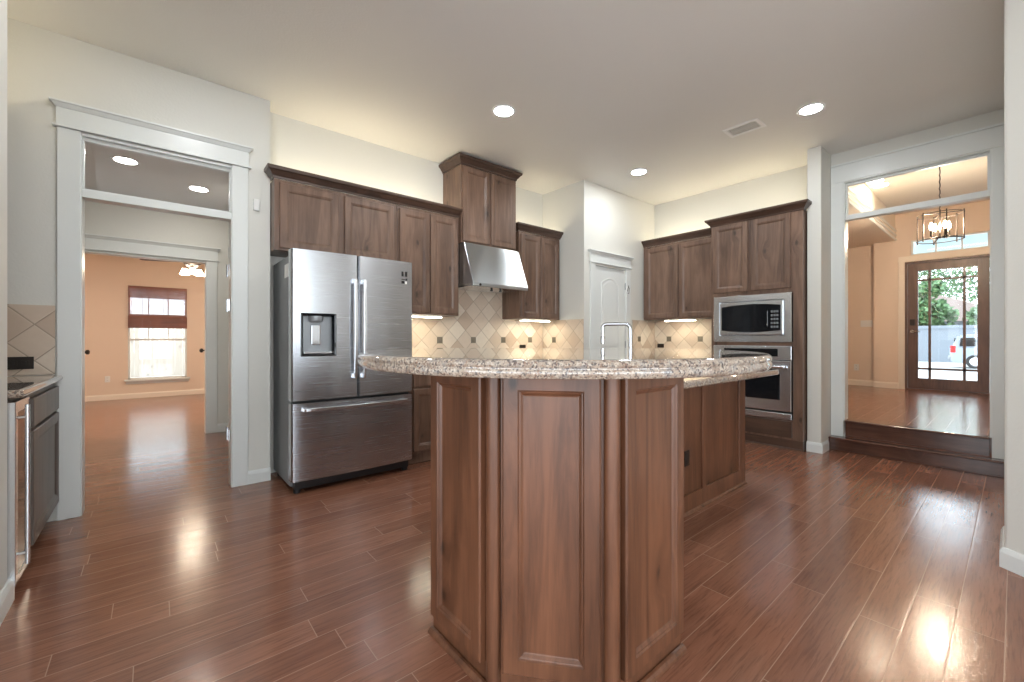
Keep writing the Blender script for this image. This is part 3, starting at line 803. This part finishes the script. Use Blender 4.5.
mw = thing('microwave', 'built-in stainless microwave with trim frame', 'microwave', (4.965, 2.247, 1.100), -PI / 2)
mh = .508
B().box(.01, AW - .02, .012, .40, .006, mh - .004).build('housing', 'black', mw)
B().rects(AW - .006, mh, [(0, -.001), (0, -.022), (.004, -.026), (.064, -.026), (.068, -.020), (.068, -.006)], 0, .002).build('trim_frame', 'steel', mw)
fx0, fx1, fz0, fz1 = .085, AW - .091, .098, mh - .094
b = B()
n = 10
fr_ = [(fx0, fz0)] + [(fx1, fz0)] + [(fx1, fz1)] + [(fx0, fz1)]
b.box(fx0 - .012, fx1 + .012, -.034, -.0065, fz0 - .022, fz1 + .018)
b.build('front', 'steel', mw, bevel=.004)
pts = []
for k in range(n + 1): u = k / n; pts.append((fx0 + .01 + (fx1 - fx0 - .02) * u, fz0 + .010 - .022 * (4 * u * (1 - u)) + .018))
for k in range(n + 1): u = 1 - k / n; pts.append((fx0 + .01 + (fx1 - fx0 - .02) * u, fz1 - .028 + .022 * (4 * u * (1 - u))))
B().prism_y(pts, -.038, -.035).build('door_glass', 'blackglass', mw)
b = B()
for r in range(5):
    for c in range(3): b.box(fx1 - .10 + c * .026, fx1 - .082 + c * .026, -.0395, -.038, fz0 + .05 + r * .04, fz0 + .072 + r * .04)
b.build('keypad', 'greyside', mw)
b = B().tube([(fx1 - .125, -.04, fz0 + .05), (fx1 - .125, -.06, fz0 + .07), (fx1 - .125, -.06, fz1 - .09), (fx1 - .125, -.04, fz1 - .07)], .006, 8)
b.build('handle', 'blackglass', mw, smooth=True)
on = thing('wall_oven', 'stainless single wall oven with black control panel', 'oven', (4.965, 2.247, .302), -PI / 2)
oh = .756
B().box(.01, AW - .02, .012, .50, .004, oh - .004).build('housing', 'black', on)
B().box(0, AW - .006, -.028, -.001, .612, oh).build('control_panel', 'steel', on, bevel=.004)
B().box(.12, AW - .13, -.0300, -.0285, .648, .728).build('display', 'blackglass', on)
for k in range(6): B().box(.18 + k * .07, .21 + k * .07, -.0306, -.0302, .66, .668).build('button', 'greyside', on)
B().rects(AW - .006, .515, [(0, -.002), (0, -.036), (.005, -.040), (.115, -.040), (.118, -.036)], 0, .090).build('door', 'steel', on)
d = B().box(.10, AW - .106, -.0415, -.036, .20, .475); d.build('door_glass', 'blackglass', on, bevel=.004)
b = B()
for k in range(3): b.tube([(.13, -.0355, .25 + k * .07), (AW - .14, -.0355, .25 + k * .07)], .002, 6)
b.build('oven_racks', 'steel', on)
b = B().tube([(.05, -.085, .545), (AW - .056, -.085, .545)], .013, 12)
for x in (.08, AW - .086): b.tube([(x, -.085, .545), (x, -.038, .545)], .009, 8)
b.build('handle', 'steel', on, smooth=True)
B().box(0, AW - .006, -.030, -.002, .006, .066).build('lower_vent', 'steel', on, bevel=.003)
B().box(.0, AW - .006, -.012, -.002, .067, .089).build('vent_gap', 'black', on)

# ------------------------------------------------------------------ island
PA, PB, PC, PD = (.83, 1.465), (.83, 1.085), (1.072, .79), (1.482, .79)
isl = thing('island_bar', 'angled wooden end of the island under the raised bar top', 'island', (0, 0, 0))
ZT = 1.040
body = [(.85, 1.463), (.85, 1.095), (1.082, .81), (1.480, .81), (1.480, 1.463)]
B().prism(body, .002, ZT).build('carcass', 'woodi', isl)
def face_panel(p, q, name='panel', post=.0, left=.02, right=.02, zb=.075, mould=True):
    # a framed panel on the face running from p to q (outward on the right of travel)
    a = Vector((*p, 0)); c = Vector((*q, 0)); w = (c - a).length; ang = math.atan2(c.y - a.y, c.x - a.x)
    return a, w, ang
for (p, q, l, r) in ((PA, PB, .012, .030), (PB, PC, .030, .030), (PC, PD, .030, .012)):
    a, w, ang = face_panel(p, q)
    b = B().box(0, w, .004, .022, .012, ZT)          # backing frame
    b.build('frame', 'woodi', isl, loc=a, rotz=ang)
    pw = w - l - r - .016
    b = B().rects(pw, ZT - .094, [(0, .003), (0, -.016), (.005, -.021), (.050, -.021), (.054, -.016), (.058, -.015), (.066, -.008), (.070, -.007)])
    o = b.build('panel', 'woodi', isl, rotz=ang)
    o.location = a + Matrix.Rotation(ang, 3, 'Z') @ Vector((l + .008, 0, .080))
# rounded corner posts
for p in (PB, PC):
    d = (Vector(p) - Vector((1.26, 1.21))).normalized()
    b = B().lathe([(.026, .012), (.026, ZT)], (p[0] - d.x * .012, p[1] - d.y * .012, 0), 'z', 14)
    b.build('corner_post', 'woodi', isl, smooth=True)
b = B().sweep([PA, PB, PC, PD], [(0, .001), (.020, .001), (.018, .010), (.010, .018), (.0, .020)])
b.build('shoe_molding', 'woodi', isl)
# bar top: a big round slab cut straight at the back
cx = cy = 1.74 / math.sqrt(2); e2 = .028
ctr = Vector((cx + e2 / math.sqrt(2), cy - e2 / math.sqrt(2))); R = .757
poly = []
cut = .44
a0 = math.acos(cut / R)
nseg = 72
for k in range(nseg + 1):
    a = PI / 4 + a0 + (2 * PI - 2 * a0) * k / nseg
    poly.append((ctr.x + R * math.cos(a), ctr.y + R * math.sin(a)))
def edge_slab(name, label, poly, z0, z1, prof, cat='worktop', mat='granite'):
    n = len(poly)
    def off(d):
        out = []
        for i in range(n):
            p0, p1, p2 = Vector(poly[i - 1]), Vector(poly[i]), Vector(poly[(i + 1) % n])
            a = (p1 - p0).normalized(); c = (p2 - p1).normalized()
            n0 = Vector((-a.y, a.x)); n1 = Vector((-c.y, c.x)); m = (n0 + n1) / max(.4, 1 + n0.dot(n1))
            out.append((p1.x + m.x * d, p1.y + m.y * d))
        return out
    b = B().loops([[(x, y, z) for x, y in off(d)] for d, z in prof])
    return tag(b.build(name, mat, smooth=True), label, cat)
zb, zt = 1.0415, 1.0885
edge_slab('bar_worktop', 'large rounded granite bar top on the island', poly, zb, zt,
          [(.016, zb), (.007, zb + .002), (.002, zb + .008), (0, zb + .015), (.001, zb + .021), (.004, zb + .0245), (.004, zb + .0265), (.001, zb + .030), (0, zb + .034), (.003, zb + .041), (.010, zb + .0460), (.018, zt), (.021, zt), (.04, zt)])
# lower part of the island
im = thing('island_cabinet', 'long lower island cabinet with framed back panels', 'island', (0, 0, 0))
IX0, IX1, IY0, IY1 = 1.486, 3.545, 1.378, 2.02
B().box(IX0, IX1, IY0, IY1, .002, .869).build('carcass', 'woodi', im)
stl = [IX0 + .0, 2.02, 2.87, IX1 - .0]
b = B()
for x, hwid in ((IX0 + .03, .03), (2.06, .03), (2.865, .022), (IX1 - .055, .055)): b.box(x - hwid, x + hwid, IY0 - .012, IY0, .012, .868)
b.box(IX0, IX1, IY0 - .012, IY0, .83, .868); b.box(IX0, IX1, IY0 - .0118, IY0, .012, .125)
b.build('back_frame', 'woodi', im, bevel=.003)
B().sweep([(IX0, IY0 - .001), (IX1, IY0 - .001), (IX1, IY1)], [(0, .001), (.020, .001), (.018, .010), (.010, .018), (.0, .020)]).build('shoe_molding', 'woodi', im)
for i in range(3):
    w_ = (IX1 - IX0 - .08) / 3
    o = door_b(w_ - .02, .62).build('door', 'woodi', im, loc=(IX1 - .03 - i * w_, IY1 + .021, .13), rotz=PI)
rc = .13; cp = []
X0, X1, Y0, Y1 = 1.487, 3.60, 1.115, 2.06
for (ccx, ccy, a_) in ((X1 - rc, Y0 + rc, -PI / 2), (X1 - rc, Y1 - rc, 0)):
    for k in range(9): a = a_ + PI / 2 * k / 8; cp.append((ccx + rc * math.cos(a), ccy + rc * math.sin(a)))
cp = [(X0, Y0)] + cp + [(X0, Y1)]
slab('worktop', 'lower granite worktop of the island behind the bar', cp, .871, .911, r=.012)
fc = thing('faucet', 'chrome squared gooseneck faucet on the island', 'faucet', (2.23, 1.52, .912))
B().lathe([(.027, 0), (.027, .006), (.020, .012), (.016, .05), (.0145, .06)], n=16).build('base', 'chrome', fc, smooth=True)
ap = [(0, 0, .05), (0, 0, .285)]
for k in range(1, 5): a = PI / 2 * k / 4; ap.append((-.012 * (1 - math.cos(a)) , .03 * (1 - math.cos(a)), .285 + .03 * math.sin(a)))
ap += [(-.075, .12, .315)]
for k in range(1, 5): a = PI / 2 * k / 4; ap.append((-.075 - .012 * math.sin(a), .12 + .022 * math.sin(a), .315 - .022 * (1 - math.cos(a))))
ap.append((-.087, .142, .225))
B().tube(ap, .011, 12).build('spout', 'chrome', fc, smooth=True)
B().lathe([(.013, .0), (.014, .04), (.012, .05)], (-.087, .142, .190), 'z', 14).build('spray_head', 'chrome', fc, smooth=True)
B().tube([(.0, 0, .10), (.028, -.010, .10), (.04, -.014, .14)], [.008, .007, .005], 10).build('lever', 'chrome', fc, smooth=True)
plate('wall_outlet', 'dark outlet on the island back panel near the floor', 'outlet', (2.645, IY0 - .001, .36), 0, 'dark', w=.06, h=.10)

# ------------------------------------------------------------------ entry opening, steps
et = thing('trim_5', 'white casing and transom of the opening to the raised entry', 'trim', kind='structure')
b = B().box(XD - .02, XD, 1.135, 1.238, .135, 2.735).box(XD - .02, XD, .058, .128, .135, 2.735)
b.build('casing', 'trim', et, bevel=.003)
b = B().box(XD - .024, XD, .058, 1.238, 2.735, 2.905).box(XD - .036, XD, .058, 1.238, 2.905, 2.925)
b.build('header', 'trim', et, bevel=.003)
b = B().box(XD - .012, XR + .01, 1.123, 1.136, .302, 2.737).box(XD - .012, XR + .01, .127, .140, .302, 2.737).box(XD - .012, XR + .01, .14, 1.123, 2.725, 2.7375)
b.build('jamb', 'trim', et)
B().box(XD + .01, XD + .09, .14, 1.123, 2.345, 2.398).box(XD + .03, XD + .07, .14, 1.123, 2.700, 2.725).box(XD + .03, XD + .07, 1.108, 1.123, 2.398, 2.70).box(XD + .03, XD + .07, .14, .155, 2.398, 2.70).build('transom_bar', 'trim', et, bevel=.003)
B().box(XD + .048, XD + .052, .15, 1.113, 2.39, 2.71).build('transom_pane', 'glass', et)
def step(name, label, x0, x1, y0, y1, z0, z1):
    s_ = thing(name, label, 'step', (x0, y1, z0), -PI / 2, kind='structure')
    L = y1 - y0
    B().box(0, L, .022, x1 - x0, .001, z1 - z0 - .021).build('riser', 'woodstep', s_)
    B().box(0, L, 0, x1 - x0, z1 - z0 - .020, z1 - z0).build('tread', 'woodstep', s_, bevel=.008)
    B().box(0, L, .008, .022, .001, .016).build('shoe_molding', 'woodstep', s_, bevel=.003)
M['woodstep'] = wood('stair_planks', (.13, .058, .038), (.06, .027, .018), rough=.16, horizontal=True, knots=False)
step('trim_step_lower', 'lower wooden step up to the entry hall', 5.275, XD - .003, .058, 1.237, 0, .135)
step('trim_step_upper', 'upper wooden step up to the entry hall', XD - .016, XR, .142, 1.121, .136, .302)

# ------------------------------------------------------------------ entry hall (foyer)
FXW = 9.5; FZ = .30; SO = 2.77; TC = 3.2
b = B()
gy0, gy1 = .247, 1.150
b.box(FXW, FXW + .14, -1.7, gy0 - .03, FZ, TC); b.box(FXW, FXW + .14, gy1 + .03, 1.58, FZ, TC)
b.box(FXW, FXW + .14, gy0 - .03, gy1 + .03, 2.395, 2.50); b.box(FXW, FXW + .14, gy0 - .03, gy1 + .03, 2.745, TC)
b.box(FXW, FXW + .14, gy0 - .03, .243, 2.50, 2.745); b.box(FXW, FXW + .14, 1.108, gy1 + .03, 2.50, 2.745)
struct('wall_foyer', b, 'peach', 'peach entry wall around the front door')
struct('wall_foyer_side', B().box(9.642, 9.80, 1.50, 3.2, FZ, TC), 'peach', 'peach wall with a light switch left of the front door')
struct('wall_foyer_left', B().box(5.60, 9.9, 3.2, 3.3, FZ, TC).box(5.602, 5.66, 1.36, 3.2, FZ, TC), 'peach', 'peach side wall of the entry hall')
struct('wall_foyer_right', B().box(5.40, 9.64, -1.8, -1.702, FZ, TC).box(5.51, 5.56, -1.7, .05, FZ, TC), 'peach', 'peach far right wall of the entry hall')
struct('ceiling_foyer', B().box(5.515, 9.9, -1.8, 3.3, TC, TC + .1).box(5.57, 9.9, 1.30, 3.2, SO, TC - .001).box(5.57, FXW, -1.70, -.9, SO, TC - .001), 'peachc', 'tray ceiling of the entry hall')
struct('trim_6', B().sweep([(FXW, 1.30), (5.57, 1.30)][::-1], [(0, SO + .001), (.014, SO + .001), (.022, SO + .018), (.022, SO + .03), (0, SO + .034)]).sweep([(5.57, 1.30), (FXW, 1.30)], [(0, SO + .075), (.012, SO + .075), (.02, SO + .09), (.02, SO + .10), (0, SO + .104)]).sweep([(5.57, 1.30), (FXW, 1.30)], [(0, SO + .15), (.012, SO + .15), (.02, SO + .165), (.02, SO + .175), (0, SO + .18)]), 'trim', 'white crown molding of the entry tray ceiling')
struct('baseboard_foyer', B().sweep([(9.642, 3.2), (9.642, 1.582)], [(o, z + FZ) for o, z in BP]).sweep([(FXW, 1.58), (FXW, 1.262)], [(o, z + FZ) for o, z in BP]), 'peachc', 'baseboard left of the front door')
ft = thing('trim_7', 'peach casing around the front door', 'trim', kind='structure')
b = B().box(FXW - .018, FXW, gy1 + .03, gy1 + .11, FZ, 2.40).box(FXW - .018, FXW, gy0 - .11, gy0 - .03, FZ, 2.40).box(FXW - .018, FXW, gy0 - .11, gy1 + .11, 2.40, 2.49)
b.build('casing', 'peachc', ft, bevel=.003)
b = B().box(FXW, FXW + .14, gy1, gy1 + .03, FZ, 2.395).box(FXW, FXW + .14, gy0 - .03, gy0, FZ, 2.395).box(FXW, FXW + .14, gy0, gy1, 2.365, 2.395).box(FXW - .02, FXW + .14, gy0, gy1, FZ, FZ + .02)
b.build('door_frame', 'wooddoor', ft)
def panes(parent, w, h, bars_x, bars_z, x, z, y, mat, bw=.016):
    b = B()
    for bx in bars_x: b.box(x + bx - bw, x + bx + bw, y - .012, y + .012, z, z + h)
    for bz in bars_z: b.box(x, x + w, y - .012, y + .012, z + bz - bw, z + bz + bw)
    b.build('muntins', mat, parent)
fd = thing('door_2', 'stained wood front door with nine glass lites', 'door', (FXW + .03, gy1 - .003, FZ + .022), -PI / 2, kind='structure')
DW, DH = gy1 - gy0 - .006, 2.04
b = B()
b.box(0, .122, 0, .045, 0, DH).box(DW - .122, DW, 0, .045, 0, DH).box(.122, DW - .122, 0, .045, 0, .17).box(.122, DW - .122, 0, .045, DH - .125, DH)
b.build('door_frame', 'wooddoor', fd, bevel=.003)
panes(fd, DW - .244, DH - .295, [.135, DW - .244 - .135], [.155, DH - .295 - .155], .122, .17, .022, 'wooddoor')
B().box(.12, DW - .12, .020, .025, .165, DH - .12).build('pane', 'glass', fd)
b = B().box(.025, .085, -.016, 0, 1.03, 1.13); b.build('keypad_lock', 'dark', fd, bevel=.006)
b = B().lathe([(.028, 0), (.026, -.012)], (.055, 0, .93), 'y', 16).tube([(.055, -.01, .93), (.055, -.045, .93), (.085, -.05, .93), (.15, -.05, .925)], .008, 8); b.build('lever_handle', 'chrome', fd, smooth=True)
w2 = thing('window_2', 'narrow three-pane transom window above the front door', 'window', (FXW + .02, 1.105, 2.502), -PI / 2, kind='structure')
TW, TH = .860, .241
B().box(0, .022, 0, .07, 0, TH).box(TW - .022, TW, 0, .07, 0, TH).box(.022, TW - .022, 0, .07, 0, .02).box(.022, TW - .022, 0, .07, TH - .02, TH).build('window_frame', 'trim', w2)
b = B()
for k in (1, 2): b.box(TW * k / 3 - .009, TW * k / 3 + .009, .02, .05, .02, TH - .02)
b.build('muntins', 'trim', w2)
B().box(.02, TW - .02, .034, .037, .018, TH - .018).build('pane', 'glass', w2)
portal('door_daylight', (FXW + .16, .7, 1.45), (PI / 2, 0, PI / 2), .9, 2.4)
plate('light_switch', 'white triple switch plate on the peach wall left of the front door', 'switch', (9.641, 1.70, 1.40), -PI / 2, 'whiteplastic', w=.165, h=.115, kind='switch')
plate('wall_outlet', 'white outlet low on the peach wall left of the front door', 'outlet', (9.641, 1.84, .62), -PI / 2, 'whiteplastic', sub='dark')
# chandelier
ch = thing('chandelier', 'open drum-frame chandelier with candle bulbs in the entry hall', 'chandelier', (7.10, .575, TC))
B().lathe([(.065, -.001), (.065, -.018), (.02, -.026), (.008, -.03)], n=20).build('canopy', 'dark', ch, smooth=True)
b = B()
z = -.03
for k in range(13):
    b.tube([(0, 0, z), (0.006 * (k % 2), 0.006 * ((k + 1) % 2), z - .022), (0, 0, z - .044)], .005, 6); z -= .040
b.build('chain', 'dark', ch)
zt_, zb_ = -.60, -.90
def ring(r, z, n=40): return [(r * math.cos(2 * PI * k / n), r * math.sin(2 * PI * k / n), z) for k in range(n + 1)]
b = B().tube(ring(.20, zt_), .005, 6).tube(ring(.20, zb_), .005, 6)
for k in range(6):
    a = PI / 3 * k + .35; c, s = math.cos(a), math.sin(a)
    b.tube([(.20 * c, .20 * s, zt_ + .02), (.20 * c, .20 * s, zb_ - .02)], .0065, 6)
for k in range(3):
    a = PI / 3 * 2 * k + .35; c, s = math.cos(a), math.sin(a)
    b.tube([(.20 * c, .20 * s, zb_), (0.02 * c, .02 * s, zb_ + .04)], .006, 6); b.tube([(.20 * c, .20 * s, zt_), (0, 0, zt_ + .02)], .006, 6)
b.build('drum_frame', 'dark', ch)
B().tube([(0, 0, -.54), (0, 0, -.88)], .008, 8).build('stem', 'dark', ch)
for k in range(4):
    a = PI / 2 * k + .6; c, s = .07 * math.cos(a), .085 * math.sin(a)
    B().tube([(0, 0, -.86), (c * .6, s * .6, -.875), (c, s, -.855)], .006, 6).lathe([(.012, -.855), (.011, -.775)], (c, s, 0), 'z', 10).build('candle_arm', 'dark', ch)
    B().lathe([(.004, -.775), (.016, -.755), (.017, -.735), (.010, -.705), (.002, -.69)], (c, s, 0), 'z', 10).build('bulb', 'bulb', ch, smooth=True)

# ------------------------------------------------------------------ recessed lights, vent
def can(loc, label, mat='can', group=None, r=.078):
    t = thing('recessed_light', label, 'light', loc, group=group)
    B().lathe([(r + .022, -.001), (r + .020, -.006), (r, -.004), (r - .002, -.001)], n=28, cap=False).build('trim_ring', 'whiteplastic', t, smooth=True)
    B().lathe([(r - .001, -.0035), (0.0005, -.0035)], n=28, cap=False).build('lens', mat, t)
    return t
can((2.25, 2.775, H), 'glowing recessed ceiling light above the range hood side of the kitchen')
can((4.26, 2.79, H), 'glowing recessed ceiling light in front of the pantry wall')
can((4.19, 1.10, H), 'glowing recessed ceiling light nearest the raised entry')
can((.26, 2.78, H), 'recessed ceiling light before the refrigerator, above the frame', group='kitchen lights above the frame')
can((2.26, 1.10, H), 'recessed ceiling light over the island, above the frame', group='kitchen lights above the frame')
can((-.19, 5.04, HC), 'larger hall ceiling light seen through the left transom', 'hallcan')
can((.36, 5.50, HC), 'smaller hall ceiling light seen through the left transom', 'hallcan')
can((7.48, 1.17, TC), 'recessed ceiling light in the entry tray ceiling', 'warmcan')
can((-1.6, 8.3, 2.8), 'added fill light in the bedroom ceiling, unseen left of the doorway view', 'fillcan', group='added bedroom fill lights')  # out-of-view lamp added to brighten the bedroom walls
can((1.75, 8.6, 2.8), 'added fill light in the bedroom ceiling, unseen right of the doorway view', 'fillcan', group='added bedroom fill lights')  # second added fill lamp, also out of view
t = thing('air_vent', 'white slatted air vent in the kitchen ceiling', 'vent', (4.10, 1.59, H))
B().box(-.004, .004, -.12, .12, -.0065, -.0055).build('center_bar', 'whiteplastic', t)
b = B()
x0, x1, y0, y1 = -.105, .105, -.15, .15
b.box(x0, x1, y0, y0 + .03, -.008, -.001).box(x0, x1, y1 - .03, y1, -.008, -.001).box(x0, x0 + .03, y0 + .03, y1 - .03, -.008, -.001).box(x1 - .03, x1, y0 + .03, y1 - .03, -.008, -.001)
b.build('frame', 'ventwhite', t, bevel=.002)
B().box(x0 + .03, x1 - .03, y0 + .03, y1 - .03, -.002, -.001).build('duct_opening', 'black', t)
for k in range(14):
    y = y0 + .038 + k * .0172
    b = B().box(x0 + .03, x1 - .03, -.0032, .0032, -.0009, .0009)
    o = b.build('slat', 'ventwhite', t, loc=(0, y, -.0045))

# ------------------------------------------------------------------ outside
GZ = -.35
struct('ground', B().box(9.95, 90, -60, 60, GZ - .2, GZ).box(-30, 9.95, 11.0, 60, GZ - .2, GZ), 'concrete', 'pale paved ground outside')
gw = B().box(38, 38.3, -25, 25, GZ, 1.75).box(37.95, 38.35, -25, 25, 1.75, 1.95)
tag(gw.build('boundary_wall', 'stucco'), 'grey boundary wall beyond the car outside the front door', 'wall', kind='structure')
hs = thing('house', 'pale house with a tiled gable roof beyond the boundary wall', 'house', (58, 5.5, GZ))
B().box(-4, 4, -6, 6, 0, 3.0).build('walls', 'stucco', hs)
B().prism_x([(-6.8, 3.0), (6.8, 3.0), (0, 5.8)], -4.6, 4.6).build('roof', 'roof', hs)
B().box(-4.05, -4.0, -3, -1.4, 1.0, 2.3).build('window', 'blackglass', hs)
B().box(-4.05, -4.0, 1.4, 3, 1.0, 2.3).build('window', 'blackglass', hs)
struct('porch_roof', B().box(9.66, 12.4, -2.5, 4.5, 2.93, 3.05), 'porch', 'pale blue porch ceiling outside the front door')
fb = thing('fence', 'pale wooden board fence outside the bedroom window', 'fence', (0, 13.4, GZ))
b = B(); r_ = random.Random(3)
for k in range(44): x = -3.2 + k * .15; b.box(x, x + .1475, -.01, .01, .02, 2.05 + r_.uniform(-.01, .01))
b.build('boards', 'fence', fb)
B().box(-3.3, 3.5, .012, .05, .4, .49).box(-3.3, 3.5, .012, .05, 1.6, 1.69).build('rails', 'fence', fb)
def tree(loc, h, rr, seed, label, n=2600):
    t = thing('tree', label, 'tree', loc); r = random.Random(seed)
    B().tube([(0, 0, 0), (.1, .05, h * .3), (-.05, .1, h * .62)], [.22, .16, .07], 8).tube([(.05, .05, h * .35), (.9, .5, h * .6)], [.10, .04], 6).tube([(.05, .05, h * .38), (-.9, -.6, h * .62)], [.10, .04], 6).build('trunk', 'bark', t)
    b = B(); blobs = [(r.uniform(-.6, .6) * rr, r.uniform(-.6, .6) * rr, h * r.uniform(.42, .95), rr * r.uniform(.35, .6)) for _ in range(12)]
    for k in range(n):
        bx, by, bz, br = blobs[k % len(blobs)]
        v = Vector((r.gauss(0, 1), r.gauss(0, 1), r.gauss(0, 1))).normalized() * br * r.uniform(.7, 1.0)
        p = Vector((bx, by, bz)) + v; u = Vector((r.gauss(0, 1), r.gauss(0, 1), r.gauss(0, 1))).normalized(); w = u.orthogonal().normalized() * r.uniform(.10, .2); u = u * r.uniform(.14, .26)
        b.bm.faces.new([b.bm.verts.new(p + q) for q in (-u, w, u, -w)])
    b.build('foliage', 'leaf', t)
tree((43, 10.6, GZ), 6.5, 2.4, 1, 'small leafy tree left of the view through the front door')
tree((43, -5.2, GZ), 6.5, 2.4, 2, 'small leafy tree right of the view through the front door')
tree((44, 4.4, GZ), 5.4, 1.7, 8, 'round green tree just behind the boundary wall, left of the middle')
tree((45, .9, GZ), 5.0, 1.6, 9, 'round green tree just behind the boundary wall, above the car')
tree((74, 7, GZ), 15, 6.5, 5, 'tall green tree rising behind the pale house', 5200)
tree((76, -9, GZ), 14, 6.0, 6, 'tall green tree far right behind the boundary wall', 3000)
# parked car (tail towards +y, nose towards -y)
car = thing('car', 'silver sport utility car parked outside the front door', 'car', (31.6, -.15, GZ))
def sec(y, x0, x1, z0, z1, top): return [(x0, y, z0), (x1, y, z0), (x1, y, z1), (x1 - top, y, z1 + .02), (x0 + top, y, z1 + .02), (x0, y, z1)]
b = B().loops([sec(2.3, -.80, .80, .45, .95, .05), sec(2.2, -.90, .90, .32, 1.02, .06), sec(1.2, -.93, .93, .28, 1.04, .06), sec(-1.0, -.93, .93, .28, 1.02, .06), sec(-1.9, -.90, .90, .30, .93, .10), sec(-2.3, -.75, .75, .42, .78, .10)])
b.build('body', 'carpaint', car, smooth=True)
b = B().loops([sec(2.22, -.80, .80, 1.03, 1.06, .05), sec(2.05, -.76, .76, 1.03, 1.55, .10), sec(1.75, -.74, .74, 1.03, 1.66, .12), sec(-.1, -.74, .74, 1.03, 1.66, .12), sec(-.55, -.78, .78, 1.03, 1.42, .10), sec(-1.15, -.84, .84, 1.0, 1.03, .05)])
cab_ = b.build('cabin', 'carpaint', car, smooth=True)
b = B()
for s in (-1, 1):
    for y0, y1 in ((-.5, .35), (.45, 1.3), (1.4, 1.95)): b.prism_x([(y0, 1.10), (y1, 1.10), (y1 - .04, 1.52), (y0 + (.25 if y0 < 0 else .03), 1.52)], s * .80 - .02, s * .80 + .02)
b.build('side_window', 'blackglass', car)
B().box(-.66, .66, 2.12, 2.16, 1.10, 1.50).build('rear_window', 'blackglass', car)
for s in (-1, 1): B().box(s * .84 - .09, s * .84 + .09, 2.08, 2.27, .78, 1.12).build('tail_light', 'tail', car, bevel=.02)
B().box(-.86, .86, 2.15, 2.36, .42, .62).build('bumper', 'greyside', car, bevel=.04)
for s in (-1, 1):
    for y in (1.4, -1.45):
        w_ = B().lathe([(.22, -.1), (.33, -.11), (.345, -.06), (.345, .06), (.33, .11), (.22, .1)], (s * .84, y, .345), 'x', 22).build('wheel', 'tyre', car, smooth=True)
        B().lathe([(.21, -.105), (.21, .105)], (s * .84, y, .345), 'x', 16).build('hubcap', 'steel', w_)

# things of a kind that repeat
GROUPS = {'recessed_light': 'recessed ceiling lights', 'wall_cabinet': 'wooden wall cabinets', 'base_cabinet': 'brown base cabinets', 'strip_light': 'cabinet strip lights',
          'wall_outlet': 'wall outlets', 'tree': 'trees outside the front door', 'worktop': 'granite worktops'}
for o in list(COL.objects):
    k = o.name.split('.')[0]
    if o.parent is None and k in GROUPS: o['group'] = GROUPS[k]
